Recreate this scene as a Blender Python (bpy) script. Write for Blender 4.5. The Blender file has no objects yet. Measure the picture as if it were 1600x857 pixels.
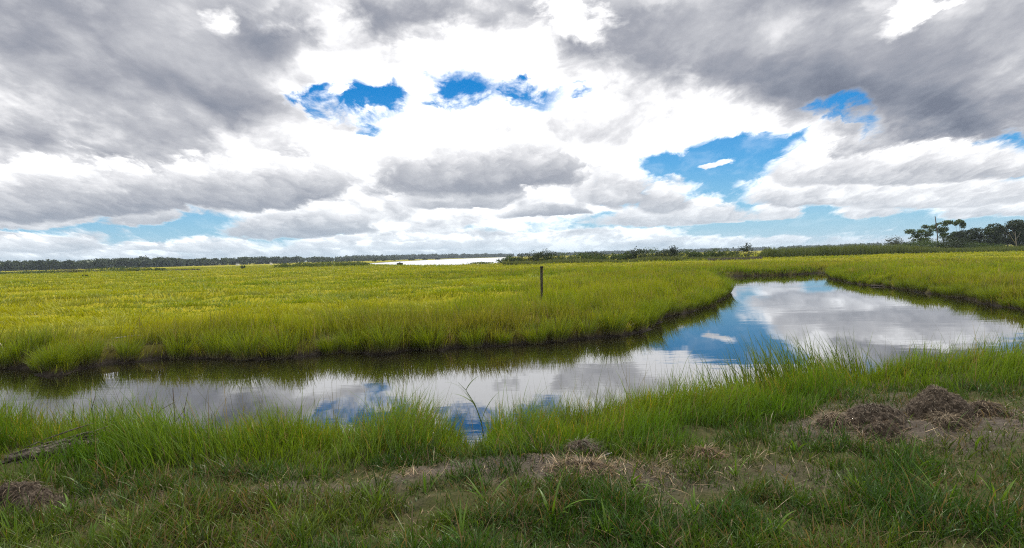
import bpy, math, random
import numpy as np
from mathutils import Matrix, Vector, Euler

random.seed(7)
rng = np.random.default_rng(7)
S = bpy.context.scene
COL = S.collection
R = math.radians

# ------------------------------------------------------------------ camera
EYE = Vector((0.0, 0.0, 2.3))
FPX = 1000.0
PITCH = math.atan2(27.8, FPX)
ROLL = R(-1.43)
cam_rot = Matrix.Rotation(math.pi / 2 - PITCH, 3, 'X') @ Matrix.Rotation(ROLL, 3, 'Z')
cd = bpy.data.cameras.new('camera')
cd.sensor_width = 36.0
cd.lens = 36.0 * FPX / 1600.0
cd.clip_start = 0.05
cd.clip_end = 20000.0
cam = bpy.data.objects.new('camera', cd)
cam.matrix_world = Matrix.Translation(EYE) @ cam_rot.to_4x4()
COL.objects.link(cam)
S.camera = cam


def ray(px, py):
    return cam_rot @ Vector(((px - 800.0) / FPX, (428.5 - py) / FPX, -1.0))


def at(px, py, z=0.0):
    """where the sight line of a photo pixel meets height z"""
    d = ray(px, py)
    t = (z - EYE.z) / d.z
    return Vector((EYE.x + d.x * t, EYE.y + d.y * t, z))


def at_d(px, py, dist):
    """point at forward distance dist on a sight line"""
    d = ray(px, py)
    t = dist / d.y
    return EYE + d * t


def u_of(px):
    d = ray(px, 400)
    return d.x / d.y


# ------------------------------------------------------------------ render settings
S.render.engine = 'CYCLES'
S.cycles.max_bounces = 5
S.cycles.diffuse_bounces = 3
S.cycles.glossy_bounces = 3
S.cycles.transmission_bounces = 4
S.cycles.transparent_max_bounces = 4
S.cycles.volume_bounces = 0
S.cycles.caustics_reflective = False
S.cycles.caustics_refractive = False
S.cycles.sample_clamp_indirect = 6.0
S.cycles.use_denoising = False
S.cycles.pixel_filter_type = 'BLACKMAN_HARRIS'
S.cycles.filter_width = 1.15
S.cycles.use_adaptive_sampling = True
S.cycles.adaptive_threshold = 0.004
S.view_settings.view_transform = 'Standard'
S.view_settings.look = 'None'
S.view_settings.exposure = 0.0
S.view_settings.gamma = 1.0


# ------------------------------------------------------------------ node helpers
class NT:
    def __init__(self, tree):
        self.t = tree
        self.l = tree.links

    def put(self, sock, v):
        if v is None:
            return
        if isinstance(v, bpy.types.NodeSocket):
            self.l.new(v, sock)
        elif isinstance(v, (tuple, list)) and len(v) == 3 and sock.type == 'RGBA':
            sock.default_value = (v[0], v[1], v[2], 1.0)
        else:
            sock.default_value = v

    def math(self, op, a, b=None, c=None, clamp=False):
        n = self.t.nodes.new('ShaderNodeMath')
        n.operation = op
        n.use_clamp = clamp
        for s, v in zip(n.inputs, (a, b, c)):
            self.put(s, v)
        return n.outputs[0]

    def vmath(self, op, a, b=None, c=None):
        n = self.t.nodes.new('ShaderNodeVectorMath')
        n.operation = op
        for s, v in zip(n.inputs, (a, b, c)):
            self.put(s, v)
        return n.outputs[0]

    def scale(self, a, f):
        n = self.t.nodes.new('ShaderNodeVectorMath')
        n.operation = 'SCALE'
        self.put(n.inputs[0], a)
        self.put(n.inputs['Scale'], f)
        return n.outputs[0]

    def sep(self, a):
        n = self.t.nodes.new('ShaderNodeSeparateXYZ')
        self.put(n.inputs[0], a)
        return n.outputs

    def comb(self, x, y, z):
        n = self.t.nodes.new('ShaderNodeCombineXYZ')
        for s, v in zip(n.inputs, (x, y, z)):
            self.put(s, v)
        return n.outputs[0]

    def noise(self, vec, scale, detail=4, rough=0.55, dist=0.0, dims='3D', lac=2.0):
        n = self.t.nodes.new('ShaderNodeTexNoise')
        n.noise_dimensions = dims
        self.put(n.inputs['Vector'], vec)
        n.inputs['Scale'].default_value = scale
        n.inputs['Detail'].default_value = detail
        n.inputs['Roughness'].default_value = rough
        n.inputs['Distortion'].default_value = dist
        n.inputs['Lacunarity'].default_value = lac
        return n.outputs['Fac' if 'Fac' in n.outputs else 0], n.outputs['Color']

    def smooth(self, v, a, b, lo=0.0, hi=1.0):
        n = self.t.nodes.new('ShaderNodeMapRange')
        n.interpolation_type = 'SMOOTHSTEP'
        self.put(n.inputs['Value'], v)
        self.put(n.inputs['From Min'], a)
        self.put(n.inputs['From Max'], b)
        self.put(n.inputs['To Min'], lo)
        self.put(n.inputs['To Max'], hi)
        return n.outputs[0]

    def mix(self, f, a, b):
        n = self.t.nodes.new('ShaderNodeMix')
        n.data_type = 'RGBA'
        self.put(n.inputs[0], f)
        self.put(n.inputs[6], a)
        self.put(n.inputs[7], b)
        return n.outputs[2]

    def ramp(self, f, stops, interp='LINEAR'):
        n = self.t.nodes.new('ShaderNodeValToRGB')
        cr = n.color_ramp
        cr.interpolation = interp
        while len(cr.elements) < len(stops):
            cr.elements.new(0.5)
        for e, (p, c) in zip(cr.elements, stops):
            e.position = p
            e.color = (c[0], c[1], c[2], 1.0)
        self.put(n.inputs[0], f)
        return n.outputs[0]

    def attr(self, name, out='Color'):
        n = self.t.nodes.new('ShaderNodeAttribute')
        n.attribute_name = name
        return n.outputs[out]

    def node(self, kind, **inp):
        n = self.t.nodes.new(kind)
        for k, v in inp.items():
            self.put(n.inputs[k.replace('_', ' ')], v)
        return n


# ------------------------------------------------------------------ sky: Nishita air behind broken cumulus
SUN_EL, SUN_AZ = R(58), R(18)
w = bpy.data.worlds.new('World')
S.world = w
w.use_nodes = True
w.node_tree.nodes.clear()
N = NT(w.node_tree)
BG = 0.1

# openings of blue in the cloud deck, small clouds within them (negative weight): centre, radii, weight, tilt in degrees
OPEN = [
    (488, 164, 62, 36, 1.0, 8), (556, 158, 100, 42, 0.9, -4), (605, 172, 62, 40, 0.9, -35),
    (732, 147, 110, 44, 1.0, 0), (690, 158, 90, 20, 0.35, 0), (838, 154, 62, 34, 0.9, 25), (812, 146, 30, 24, 0.6, 0),
    (908, 143, 60, 18, 0.7, 0), (572, 216, 54, 13, 0.7, 0),
    (1310, 168, 84, 36, 0.95, -4), (1350, 190, 56, 34, 0.75, 35), (1296, 158, 70, 22, 0.4, 0), (1255, 214, 90, 18, 0.5, -26),
    (1085, 260, 165, 64, 1.2, -10), (1060, 285, 110, 66, 0.9, -20), (1165, 252, 120, 44, 1.0, -10), (1125, 290, 130, 44, 1.0, 0),
    (1020, 300, 70, 32, 0.6, 0), (1600, 247, 120, 38, 1.3, 4), (1515, 264, 90, 14, 0.55, -10),
    (1180, 330, 300, 38, 0.9, 0), (1500, 345, 460, 34, 1.15, 0), (1300, 352, 420, 36, 1.0, 0), (930, 348, 290, 22, 0.75, -2),
    (260, 362, 330, 40, 1.5, 3), (170, 352, 200, 20, 0.8, 4), (80, 350, 150, 18, 0.6, 0), (20, 318, 80, 16, 0.6, 10), (470, 362, 150, 16, 0.45, 0),
    (960, 300, 40, 20, 0.5, 0),
    (1068, 268, 22, 10, -0.5, 0), (1118, 254, 30, 8, -0.5, 0), (80, 374, 170, 24, -1.0, 0), (225, 382, 50, 13, -0.8, 0),
    (318, 380, 110, 16, -0.75, 0), (1220, 327, 60, 17, -1.1, 0), (1365, 324, 95, 16, -1.1, 4),
    (1535, 320, 130, 22, -1.1, -6), (1040, 296, 75, 34, -1.0, -10), (1090, 325, 130, 18, -0.8, 0), (1140, 341, 40, 6, -0.6, 0), (540, 153, 24, 14, -0.7, 10), (640, 150, 34, 40, -0.5, 20), (585, 190, 30, 10, -0.3, 0),
    (1200, 372, 300, 14, -0.55, 0), (1500, 300, 300, 20, -0.5, 0), (820, 374, 300, 13, -0.5, 0), (1225, 270, 100, 24, -0.6, -8),
]
# grey undersides (positive) and sunlit cloud (negative)
GREY = [
    (160, 90, 600, 290, 0.60, 0), (30, 20, 300, 120, 0.2, 0), (330, 110, 230, 90, 0.16, -8), (60, 215, 260, 46, 0.26, -6), (120, 150, 260, 36, 0.12, 6), (60, 30, 240, 70, 0.1, 0),
    (330, 190, 230, 40, 0.22, -14), (430, 40, 160, 100, 0.30, 0), (400, 160, 110, 60, 0.2, 0), (700, 8, 330, 66, 0.72, 0), (600, 60, 90, 90, 0.3, 30), (690, 70, 34, 50, 0.3, -20),
    (1130, 80, 420, 150, 0.52, 10), (1440, 110, 480, 190, 0.46, 6), (1560, 40, 400, 230, 0.36, 0), (1230, 20, 260, 90, 0.22, 0), (940, 80, 140, 66, 0.42, 0), (1120, 120, 200, 50, 0.18, 12),
    (1250, 135, 220, 60, 0.22, 6), (1470, 190, 330, 56, 0.40, -2), (1010, 40, 180, 70, 0.16, 0), (1560, 200, 190, 44, 0.28, 4),
    (930, 200, 110, 44, 0.36, 0), (1010, 195, 70, 56, 0.26, -40), (150, 340, 300, 60, 0.14, 0),
    (500, 28, 70, 56, -0.7, 10), (895, 22, 74, 50, -1.3, 25), (1390, 8, 84, 34, -1.0, -15), (345, 22, 40, 34, -0.6, -30), (560, 110, 240, 70, -0.3, -10), (770, 90, 190, 90, -0.35, 0),
    (1060, 200, 190, 70, -0.45, -6), (620, 225, 160, 60, -0.3, 0),
]
# separate cumulus, far ones first: middle of the flat base, half width, height, grey of the base, grey of the top
CUMULUS = [
    (75, 388, 92, 28, 0.42, 0.02), (222, 389, 30, 14, 0.35, 0.05), (310, 389, 62, 20, 0.36, 0.05), (505, 384, 60, 16, 0.3, 0.1), (700, 386, 120, 18, 0.32, 0.08), (1225, 377, 50, 12, 0.3, 0.1),
    (1220, 336, 42, 22, 0.34, -0.05), (1362, 335, 56, 24, 0.34, -0.05), (1525, 333, 72, 32, 0.36, -0.05), (1600, 333, 46, 22, 0.36, 0.0), (1140, 345, 28, 9, 0.3, 0.1),
    (1060, 342, 150, 34, 0.42, 0.0), (1036, 320, 46, 42, 0.46, -0.02), (970, 303, 62, 74, 0.50, 0.0),
    (1290, 309, 140, 48, 0.42, -0.05), (1470, 310, 185, 56, 0.38, -0.02), (1278, 272, 82, 46, 0.36, 0.02), (1440, 270, 230, 46, 0.46, 0.10), (1118, 257, 22, 8, 0.25, 0.08),
    (60, 346, 140, 34, 0.42, 0.14), (225, 345, 74, 30, 0.50, 0.18), (462, 361, 125, 38, 0.66, 0.22), (635, 374, 34, 18, 0.2, -0.1),
    (860, 333, 76, 18, 0.66, 0.2), (110, 320, 230, 74, 0.70, -0.10), (370, 306, 185, 72, 0.68, 0.02), (725, 312, 100, 40, 0.56, 0.12), (745, 280, 185, 74, 0.68, 0.02),
]


def field(uv, blobs, start=0.0):
    acc = start
    for px, py, rx, ry, wt, tilt in blobs:
        d = ray(px, py)
        m = N.t.nodes.new('ShaderNodeMapping')
        m.vector_type = 'TEXTURE'
        N.put(m.inputs['Vector'], uv)
        m.inputs['Location'].default_value = (d.x / d.y, d.z / d.y, 0)
        m.inputs['Rotation'].default_value = (0, 0, -R(tilt) + R(1.4))
        m.inputs['Scale'].default_value = (rx / FPX, ry / FPX, 1.0)
        g = N.t.nodes.new('ShaderNodeTexGradient')
        g.gradient_type = 'SPHERICAL'
        N.put(g.inputs[0], m.outputs[0])
        # rounded profile: 1 - (1-s)^2 keeps the middle of a blob full
        s = g.outputs['Fac']
        acc = N.math('MULTIPLY_ADD', s, wt, acc)
    return acc


tc = N.t.nodes.new('ShaderNodeTexCoord')
x, y, z = N.sep(tc.outputs['Generated'])
ay = N.math('MAXIMUM', N.math('ABSOLUTE', y), 0.03)
u = N.math('DIVIDE', x, ay)
zc = N.math('MAXIMUM', z, 0.0)
v = N.math('DIVIDE', zc, ay)
uv = N.comb(u, v, 0.0)
lx = N.math('DIVIDE', u, N.math('ADD', v, 0.30))
ly = N.math('MULTIPLY', N.math('LOGARITHM', N.math('ADD', v, 0.10), 2.718), 0.95)
side = N.math('MULTIPLY', N.math('GREATER_THAN', 0.0, y), 7.3)
q = N.comb(N.math('ADD', lx, side), ly, 0.0)


def voro(vec, scale, detail):
    n = N.t.nodes.new('ShaderNodeTexVoronoi')
    n.voronoi_dimensions = '2D'
    n.feature = 'SMOOTH_F1'
    n.normalize = True
    N.put(n.inputs['Vector'], vec)
    n.inputs['Scale'].default_value = scale
    n.inputs['Detail'].default_value = detail
    n.inputs['Roughness'].default_value = 0.55
    n.inputs['Lacunarity'].default_value = 2.3
    n.inputs['Smoothness'].default_value = 0.6
    return n.outputs['Distance']


n_big, c_big = N.noise(q, 1.8, 8, 0.52, 0.2, '2D')
n_fine, c_fine = N.noise(q, 8.0, 7, 0.62, 0.2, '2D')
amp = N.math('MULTIPLY_ADD', v, 2.0, 0.14)
amp = N.math('MINIMUM', amp, 1.0)
wv = N.vmath('ADD', N.scale(N.vmath('SUBTRACT', c_big, (0.5, 0.5, 0.5)), 0.15),
             N.scale(N.vmath('SUBTRACT', c_fine, (0.5, 0.5, 0.5)), 0.10))
wv = N.vmath('MULTIPLY', wv, (1.3, 0.85, 0.0))
uvw = N.vmath('ADD', uv, N.scale(wv, amp))
puff = voro(N.vmath('ADD', q, N.scale(N.vmath('SUBTRACT', c_fine, (0.5, 0.5, 0.5)), 0.16)), 6.5, 3.0)
K = N.math('MINIMUM', field(uvw, [o for o in OPEN if o[4] > 0]), 0.95)
K = field(uvw, [o for o in OPEN if o[4] < 0], K)
G = field(N.vmath('ADD', uv, N.scale(wv, N.math('MULTIPLY', amp, 1.25))), GREY)
Kn = N.math('MULTIPLY_ADD', N.math('SUBTRACT', n_fine, 0.5), 0.80, K)
Kn = N.math('MULTIPLY_ADD', N.math('SUBTRACT', puff, 0.42), 0.75, Kn)
Kn = N.math('MULTIPLY_ADD', N.math('SUBTRACT', n_big, 0.5), 0.30, Kn)
alpha = N.smooth(Kn, 0.14, 0.66, 1.0, 0.0)
edge = N.math('MULTIPLY_ADD', N.math('SUBTRACT', n_big, 0.5), 0.9, N.math('SUBTRACT', n_fine, 0.5))
edge = N.math('MULTIPLY_ADD', N.math('SUBTRACT', puff, 0.42), 0.85, N.math('MULTIPLY', edge, 0.8))
uvc = N.vmath('ADD', uv, N.scale(wv, N.math('MULTIPLY', amp, 0.55)))
rough_g = N.math('MULTIPLY_ADD', N.math('SUBTRACT', puff, 0.42), 0.8, N.math('MULTIPLY', N.math('SUBTRACT', n_fine, 0.5), 0.55))
# shreds of thin cloud drifting across the blue
wisp = N.smooth(N.sep(c_fine)[1], 0.46, 0.74, 0.0, 0.95)
alpha = N.math('MAXIMUM', alpha, N.math('MULTIPLY', wisp, N.smooth(v, 0.165, 0.215, 0.10, 1.0)))
# relief: billows are lighter towards the sun (up) and greyer beneath
q2 = N.vmath('ADD', q, (0.03, 0.075, 0.0))
nb_up, _ = N.noise(q2, 4.0, 5, 0.55, 0.2, '2D')
nb_dn, _ = N.noise(q, 4.0, 5, 0.55, 0.2, '2D')
relief = N.math('SUBTRACT', nb_up, nb_dn)
# thin bright rims round each opening
rim = N.smooth(Kn, 0.0, 0.36, 0.0, 0.20)
g = N.math('MULTIPLY_ADD', N.math('SUBTRACT', n_big, 0.5), 0.70, N.math('MULTIPLY', G, 1.32))
g = N.math('MULTIPLY_ADD', relief, N.smooth(v, 0.08, 0.30, 1.3, 0.9), g)
lump = voro(N.vmath('ADD', q, N.scale(N.vmath('SUBTRACT', c_big, (0.5, 0.5, 0.5)), 0.4)), 2.6, 3.0)
g = N.math('MULTIPLY_ADD', N.math('SUBTRACT', lump, 0.42), N.smooth(v, 0.10, 0.25, 0.15, 0.5), g)
g = N.math('MULTIPLY_ADD', N.math('SUBTRACT', n_fine, 0.5), 0.20, g)
g = N.math('MULTIPLY_ADD', N.math('SUBTRACT', puff, 0.42), N.math('MULTIPLY_ADD', N.math('EXPONENT', N.math('MULTIPLY', v, -9.0)), 0.45, 0.36), g)
g = N.math('SUBTRACT', g, rim)
g = N.math('ADD', g, N.smooth(v, 0.45, 1.2, 0.0, 0.30))
g = N.math('MULTIPLY_ADD', N.math('EXPONENT', N.math('MULTIPLY', v, -14.0)), 0.42, g)
for cx, cy, a_, b_, gb, gtop in CUMULUS:
    d = ray(cx, cy)
    mp = N.t.nodes.new('ShaderNodeMapping')
    mp.vector_type = 'TEXTURE'
    N.put(mp.inputs['Vector'], uvc)
    mp.inputs['Location'].default_value = (d.x / d.y, d.z / d.y, 0)
    mp.inputs['Rotation'].default_value = (0, 0, R(1.4))
    mp.inputs['Scale'].default_value = (a_ / FPX, b_ / FPX, 1.0)
    pl = mp.outputs[0]
    ln = N.t.nodes.new('ShaderNodeVectorMath')
    ln.operation = 'LENGTH'
    N.put(ln.inputs[0], N.vmath('MAXIMUM', pl, N.vmath('MULTIPLY', pl, (-1.0, -3.2, 0.0))))
    msk = N.smooth(N.math('ADD', ln.outputs['Value'], edge), 0.62, 1.02, 1.0, 0.0)
    yl = N.sep(pl)[1]
    gl_ = N.math('MULTIPLY_ADD', N.math('SUBTRACT', 0.95, yl), (gb - gtop) * 1.15, gtop)
    gl_ = N.math('MAXIMUM', N.math('ADD', gl_, rough_g), gtop - 0.15)
    g = N.math('MULTIPLY_ADD', msk, N.math('SUBTRACT', gl_, g), g)
    alpha = N.math('MAXIMUM', alpha, msk)
RAMP = [(0.0, (1.50, 1.50, 1.50)), (0.08, (1.10, 1.10, 1.11)), (0.20, (0.86, 0.86, 0.885)), (0.38, (0.58, 0.59, 0.63)),
        (0.60, (0.385, 0.40, 0.455)), (0.80, (0.275, 0.30, 0.365)), (1.0, (0.19, 0.215, 0.28))]
cloud = N.ramp(N.math('DIVIDE', g, 1.25), [(p, tuple(k / 1.75 for k in c)) for p, c in RAMP])
cloud = N.scale(cloud, 1.75 / BG)
sky = N.t.nodes.new('ShaderNodeTexSky')
sky.sky_type = 'NISHITA'
sky.sun_disc = False
sky.sun_elevation = SUN_EL
sky.sun_rotation = SUN_AZ
sky.air_density = 1.0
sky.dust_density = 0.6
sky.ozone_density = 2.5
sat = N.t.nodes.new('ShaderNodeHueSaturation')
N.put(sat.inputs['Color'], sky.outputs[0])
sat.inputs['Saturation'].default_value = 1.55
sat.inputs['Value'].default_value = 0.95
blue = N.vmath('MULTIPLY', sat.outputs[0], (0.28, 0.86, 1.05))
# low air: pale veil over blue and cloud alike
air = N.ramp(N.math('MULTIPLY', v, 3.0), [(0.0, (0.46, 0.68, 0.83)), (0.15, (0.30, 0.58, 0.82)), (0.42, (0.10, 0.40, 0.78)), (0.8, (0.008, 0.24, 0.66))])
blue = N.mix(0.8, blue, N.scale(air, 1.0 / BG))
allc = N.mix(alpha, blue, cloud)
veil2 = N.math('MULTIPLY', N.math('EXPONENT', N.math('MULTIPLY', v, -22.0)), 0.74)
allc = N.mix(veil2, allc, N.vmath('MULTIPLY', (1.0 / BG,) * 3, (0.50, 0.67, 0.82)))
bg = N.t.nodes.new('ShaderNodeBackground')
N.put(bg.inputs['Color'], allc)
bg.inputs['Strength'].default_value = BG
out = N.t.nodes.new('ShaderNodeOutputWorld')
N.l.new(bg.outputs[0], out.inputs['Surface'])

sl = bpy.data.lights.new('sun', 'SUN')
sl.energy = 3.6
sl.angle = R(5)
sl.color = (1.0, 0.95, 0.86)
so = bpy.data.objects.new('sun', sl)
sd = Vector((math.sin(SUN_AZ) * math.cos(SUN_EL), math.cos(SUN_AZ) * math.cos(SUN_EL), math.sin(SUN_EL)))
so.rotation_euler = (-sd).to_track_quat('-Z', 'Y').to_euler()
so.location = sd * 50
COL.objects.link(so)


# ------------------------------------------------------------------ small numeric helpers
def vnoise(px, py, seed=0):
    """smooth value noise in 0..1 on arrays"""
    xi = np.floor(px).astype(np.int64)
    yi = np.floor(py).astype(np.int64)
    fx = px - xi
    fy = py - yi
    fx = fx * fx * (3 - 2 * fx)
    fy = fy * fy * (3 - 2 * fy)

    def h(a, b):
        n = (a * 374761393 + b * 668265263 + seed * 982451653) & 0x7fffffff
        n = ((n ^ (n >> 13)) * 1274126177) & 0x7fffffff
        n = n ^ (n >> 16)
        return (n & 0xffff) / 65535.0
    return (h(xi, yi) * (1 - fx) + h(xi + 1, yi) * fx) * (1 - fy) + (h(xi, yi + 1) * (1 - fx) + h(xi + 1, yi + 1) * fx) * fy


def fbm(px, py, seed=0, octv=4, gain=0.5):
    s, a, t = 0.0, 1.0, 0.0
    for k in range(octv):
        s = s + a * vnoise(px * 2.03 ** k + 17.1 * k, py * 2.03 ** k - 9.7 * k, seed + k)
        t += a
        a *= gain
    return s / t


def sstep(x, a, b):
    t = np.clip((x - a) / (b - a), 0, 1)
    return t * t * (3 - 2 * t)


def seg_dist(px, py, pts, closed=True):
    d2 = np.full(px.shape, 1e18)
    n = len(pts)
    for i in range(n if closed else n - 1):
        ax, ay = pts[i]
        bx, by = pts[(i + 1) % n]
        ex, ey = bx - ax, by - ay
        L = ex * ex + ey * ey + 1e-12
        t = np.clip(((px - ax) * ex + (py - ay) * ey) / L, 0, 1)
        d2 = np.minimum(d2, (px - ax - t * ex) ** 2 + (py - ay - t * ey) ** 2)
    return np.sqrt(d2)


def inside(px, py, pts):
    c = np.zeros(px.shape, bool)
    n = len(pts)
    for i in range(n):
        ax, ay = pts[i]
        bx, by = pts[(i + 1) % n]
        if ay == by:
            continue
        k = ((ay > py) != (by > py)) & (px < (bx - ax) * (py - ay) / (by - ay) + ax)
        c ^= k
    return c


# ------------------------------------------------------------------ the creek, the bay and the two banks
def P0(px, py, z=0.0):
    p = at(px, py, z)
    return (p.x, p.y)


FAR_BANK = [(-600, 600)] + [(-260, 590), (-120, 582), (0, 577), (55, 580), (92, 586), (120, 578), (170, 568), (215, 566), (262, 561), (330, 560), (380, 563), (430, 561), (500, 556),
            (545, 551), (600, 553), (650, 548), (690, 550), (720, 544), (790, 541), (850, 537), (920, 529), (965, 525), (1000, 519), (1022, 511), (1024, 502),
            (1045, 494), (1080, 488), (1108, 479), (1128, 468), (1137, 458), (1131, 448), (1116, 441), (1108, 435)]
END_BANK = [(1120, 432.5), (1180, 431), (1240, 429.5), (1288, 426.5)]
RIGHT_BANK = [(1296, 431), (1300, 436), (1340, 444), (1400, 451), (1450, 459), (1500, 467), (1560, 478), (1610, 488), (1700, 502), (2000, 540), (2600, 590)]
NEAR_BANK = [(-900, 720), (-400, 705), (-200, 700), (0, 692), (150, 690), (300, 695), (450, 700), (600, 700), (700, 695), (735, 703), (780, 688), (870, 668), (960, 656), (1050, 645),
             (1120, 634), (1200, 622), (1300, 612), (1400, 604), (1500, 598), (1600, 592), (1800, 582), (2400, 590)]
far_w = [P0(*p) for p in FAR_BANK]
end_w = [P0(*p) for p in END_BANK]
right_w = [P0(*p) for p in RIGHT_BANK]
near_w = [P0(*p) for p in NEAR_BANK]
far_w = [(-70.0, 16.0), (-40.0, 15.0)] + far_w
near_w = [(-70.0, 6.5), (-40.0, 7.0)] + near_w
right_w = right_w + [(60.0, 10.5)]
near_w = near_w + [(60.0, 5.0)]
CREEK = far_w + end_w + right_w + near_w[::-1]
NX = np.array([p[0] for p in near_w])
NY = np.array([p[1] for p in near_w])
o_ = np.argsort(NX)
NX, NY = NX[o_], NY[o_]
U = u_of
BAY = [(U(566) * 330, 330), (U(600) * 270, 270), (U(640) * 215, 215), (U(690) * 180, 180), (U(752) * 178, 178), (U(780) * 205, 205), (U(788) * 330, 330), (U(795) * 700, 700), (U(790) * 1500, 1500),
       (U(740) * 1250, 1250), (U(700) * 1000, 1000), (U(660) * 760, 760), (U(620) * 560, 560), (U(590) * 440, 440), (U(568) * 370, 370)]


def near_side(px, py):
    return py < np.interp(px, NX, NY) + 1.0e-9


def creek_sd(px, py):
    d = seg_dist(px, py, CREEK)
    jit = (vnoise(px * 0.9, py * 0.9, 5) - 0.5) * 0.55 + (vnoise(px * 2.7, py * 2.7, 6) - 0.5) * 0.25
    return np.where(inside(px, py, CREEK), -d, d) + jit * np.clip(1.2 - d * 0.4, 0, 1)


def bay_sd(px, py):
    d = seg_dist(px, py, BAY)
    return np.where(inside(px, py, BAY), -d, d)


# where the tall grass of the near bank begins (towards the viewer: worn turf and bare earth)
BORDER = [(-700, 775), (-100, 768), (0, 768), (90, 785), (200, 782), (300, 764), (400, 758), (500, 748), (600, 729), (690, 716), (740, 716), (800, 712), (850, 706), (900, 722), (960, 728), (1050, 726), (1150, 700),
          (1210, 684), (1270, 655), (1330, 628), (1400, 606), (1460, 600), (1530, 628), (1600, 628), (1700, 620), (2300, 600)]
bw = [P0(px, py, 0.75) for px, py in BORDER]
bw.sort()
BX = np.array([p[0] for p in bw])
BY = np.array([p[1] for p in bw])


def border_y(px):
    return np.interp(px, BX, BY)


DIRT = [(60, 782, 110, 26, 1.0), (-20, 800, 90, 20, 0.7), (260, 790, 90, 10, 0.5), (500, 768, 110, 18, 0.9), (420, 776, 60, 12, 0.6), (620, 748, 90, 20, 0.75), (700, 735, 80, 22, 0.8), (770, 728, 70, 20, 0.9),
        (900, 735, 90, 22, 0.9), (880, 755, 80, 18, 0.7), (1030, 740, 110, 20, 0.75), (1120, 765, 100, 16, 0.6), (1010, 770, 60, 20, 0.5), (1240, 752, 70, 18, 0.7), (1100, 712, 50, 14, 0.8),
        (1330, 672, 100, 28, 1.0), (1450, 682, 130, 26, 1.0), (1420, 645, 100, 26, 0.8), (1560, 660, 110, 22, 0.95), (1640, 665, 90, 26, 0.9), (1590, 845, 60, 22, 0.9), (1270, 690, 60, 18, 0.5), (540, 800, 80, 10, 0.35),
        (420, 846, 60, 14, 0.5), (1180, 710, 70, 12, 0.5)]
DW = []
for px, py, rx, ry, wt in DIRT:
    c, e = at(px, py, 0.75), at(px, py - ry, 0.75)
    DW.append((c.x, c.y, rx / 1000.0 * c.y, max(0.12, e.y - c.y), wt))


def dirt_field(px, py):
    s = np.zeros(px.shape)
    for cx, cy, rx, ry, wt in DW:
        s += wt * np.exp(-1.3 * (((px - cx) / rx) ** 2 + ((py - cy) / ry) ** 2))
    n = fbm(px * 2.3, py * 2.3, 31, 5, 0.65) - 0.5
    return np.clip(s * 0.95 + n * 2.1 - 0.12, 0, 1)


def height(px, py, sdv=None):
    sdv = creek_sd(px, py) if sdv is None else sdv
    near = near_side(px, py)
    r = np.hypot(px, py)
    bed = -0.03 - np.minimum(0.6, np.maximum(0.0, -sdv) * 0.6)
    hum = (fbm(px * 0.33, py * 0.45, 3, 3) - 0.5) * 0.60 + (fbm(px * 0.09, py * 0.12, 8, 2) - 0.5) * 0.3
    farz = 0.30 * sstep(sdv, -0.05, 0.5) + hum * sstep(sdv, 2.0, 9.0) * np.clip(1 - r / 900, 0.25, 1)
    bs = bay_sd(px, py)
    farz = np.where(bs < 10, np.minimum(farz, 0.36 * sstep(bs, -1, 10) - 0.8 * sstep(-bs, 0, 20)), farz)
    by = border_y(px)
    ground = 0.75 * sstep(sdv, -0.25, 2.9)
    # the worn edge of the verge stands a little proud of the grassy slope
    worn = sstep(by - py, -0.25, 0.35)
    bumps = (fbm(px * 1.3, py * 1.3, 12, 4) - 0.5) * 0.16 + (fbm(px * 7, py * 7, 13, 3) - 0.5) * 0.05
    ground = np.where(sdv > 0, ground, 0.0)
    nz = ground + bumps * sstep(sdv, 0.3, 2.5) * np.clip(2 - r / 30, 0, 1) + 0.05 * worn * sstep(sdv, 1.5, 3.0)
    return np.where(sdv <= -0.05, bed, np.where(near, nz, farz))


# ------------------------------------------------------------------ object helpers
def tag(o, label=None, cat=None, group=None, kind=None):
    if label:
        o['label'] = label
    if cat:
        o['category'] = cat
    if group:
        o['group'] = group
    if kind:
        o['kind'] = kind
    return o


def mesh_np(name, V, F, mat=None, parent=None, attrs=None, smooth=False, loc=None):
    """one mesh object from arrays; F is (n,4) or (n,3), or a list of both kinds"""
    me = bpy.data.meshes.new(name)
    V = np.asarray(V, np.float32)
    Fs = F if isinstance(F, list) else [F]
    Fs = [np.asarray(f, np.int32) for f in Fs if len(f)]
    nl = sum(f.size for f in Fs)
    npoly = sum(len(f) for f in Fs)
    me.vertices.add(len(V))
    me.vertices.foreach_set('co', V.ravel())
    me.loops.add(nl)
    me.loops.foreach_set('vertex_index', np.concatenate([f.ravel() for f in Fs]))
    me.polygons.add(npoly)
    tot = np.concatenate([np.full(len(f), f.shape[1], np.int32) for f in Fs])
    st = np.concatenate([[0], np.cumsum(tot)[:-1]]).astype(np.int32)
    me.polygons.foreach_set('loop_start', st)
    me.polygons.foreach_set('loop_total', tot)
    if smooth:
        me.polygons.foreach_set('use_smooth', np.ones(npoly, bool))
    me.update(calc_edges=True)
    for k, a in (attrs or {}).items():
        a = np.asarray(a, np.float32)
        if a.ndim == 2:
            at_ = me.attributes.new(k, 'FLOAT_COLOR', 'POINT')
            if a.shape[1] == 3:
                a = np.concatenate([a, np.ones((len(a), 1), np.float32)], 1)
            at_.data.foreach_set('color', a.ravel())
        else:
            at_ = me.attributes.new(k, 'FLOAT', 'POINT')
            at_.data.foreach_set('value', a.ravel())
    o = bpy.data.objects.new(name, me)
    COL.objects.link(o)
    if mat:
        me.materials.append(mat)
    if parent:
        o.parent = parent
    if loc is not None:
        o.location = loc
    return o


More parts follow.
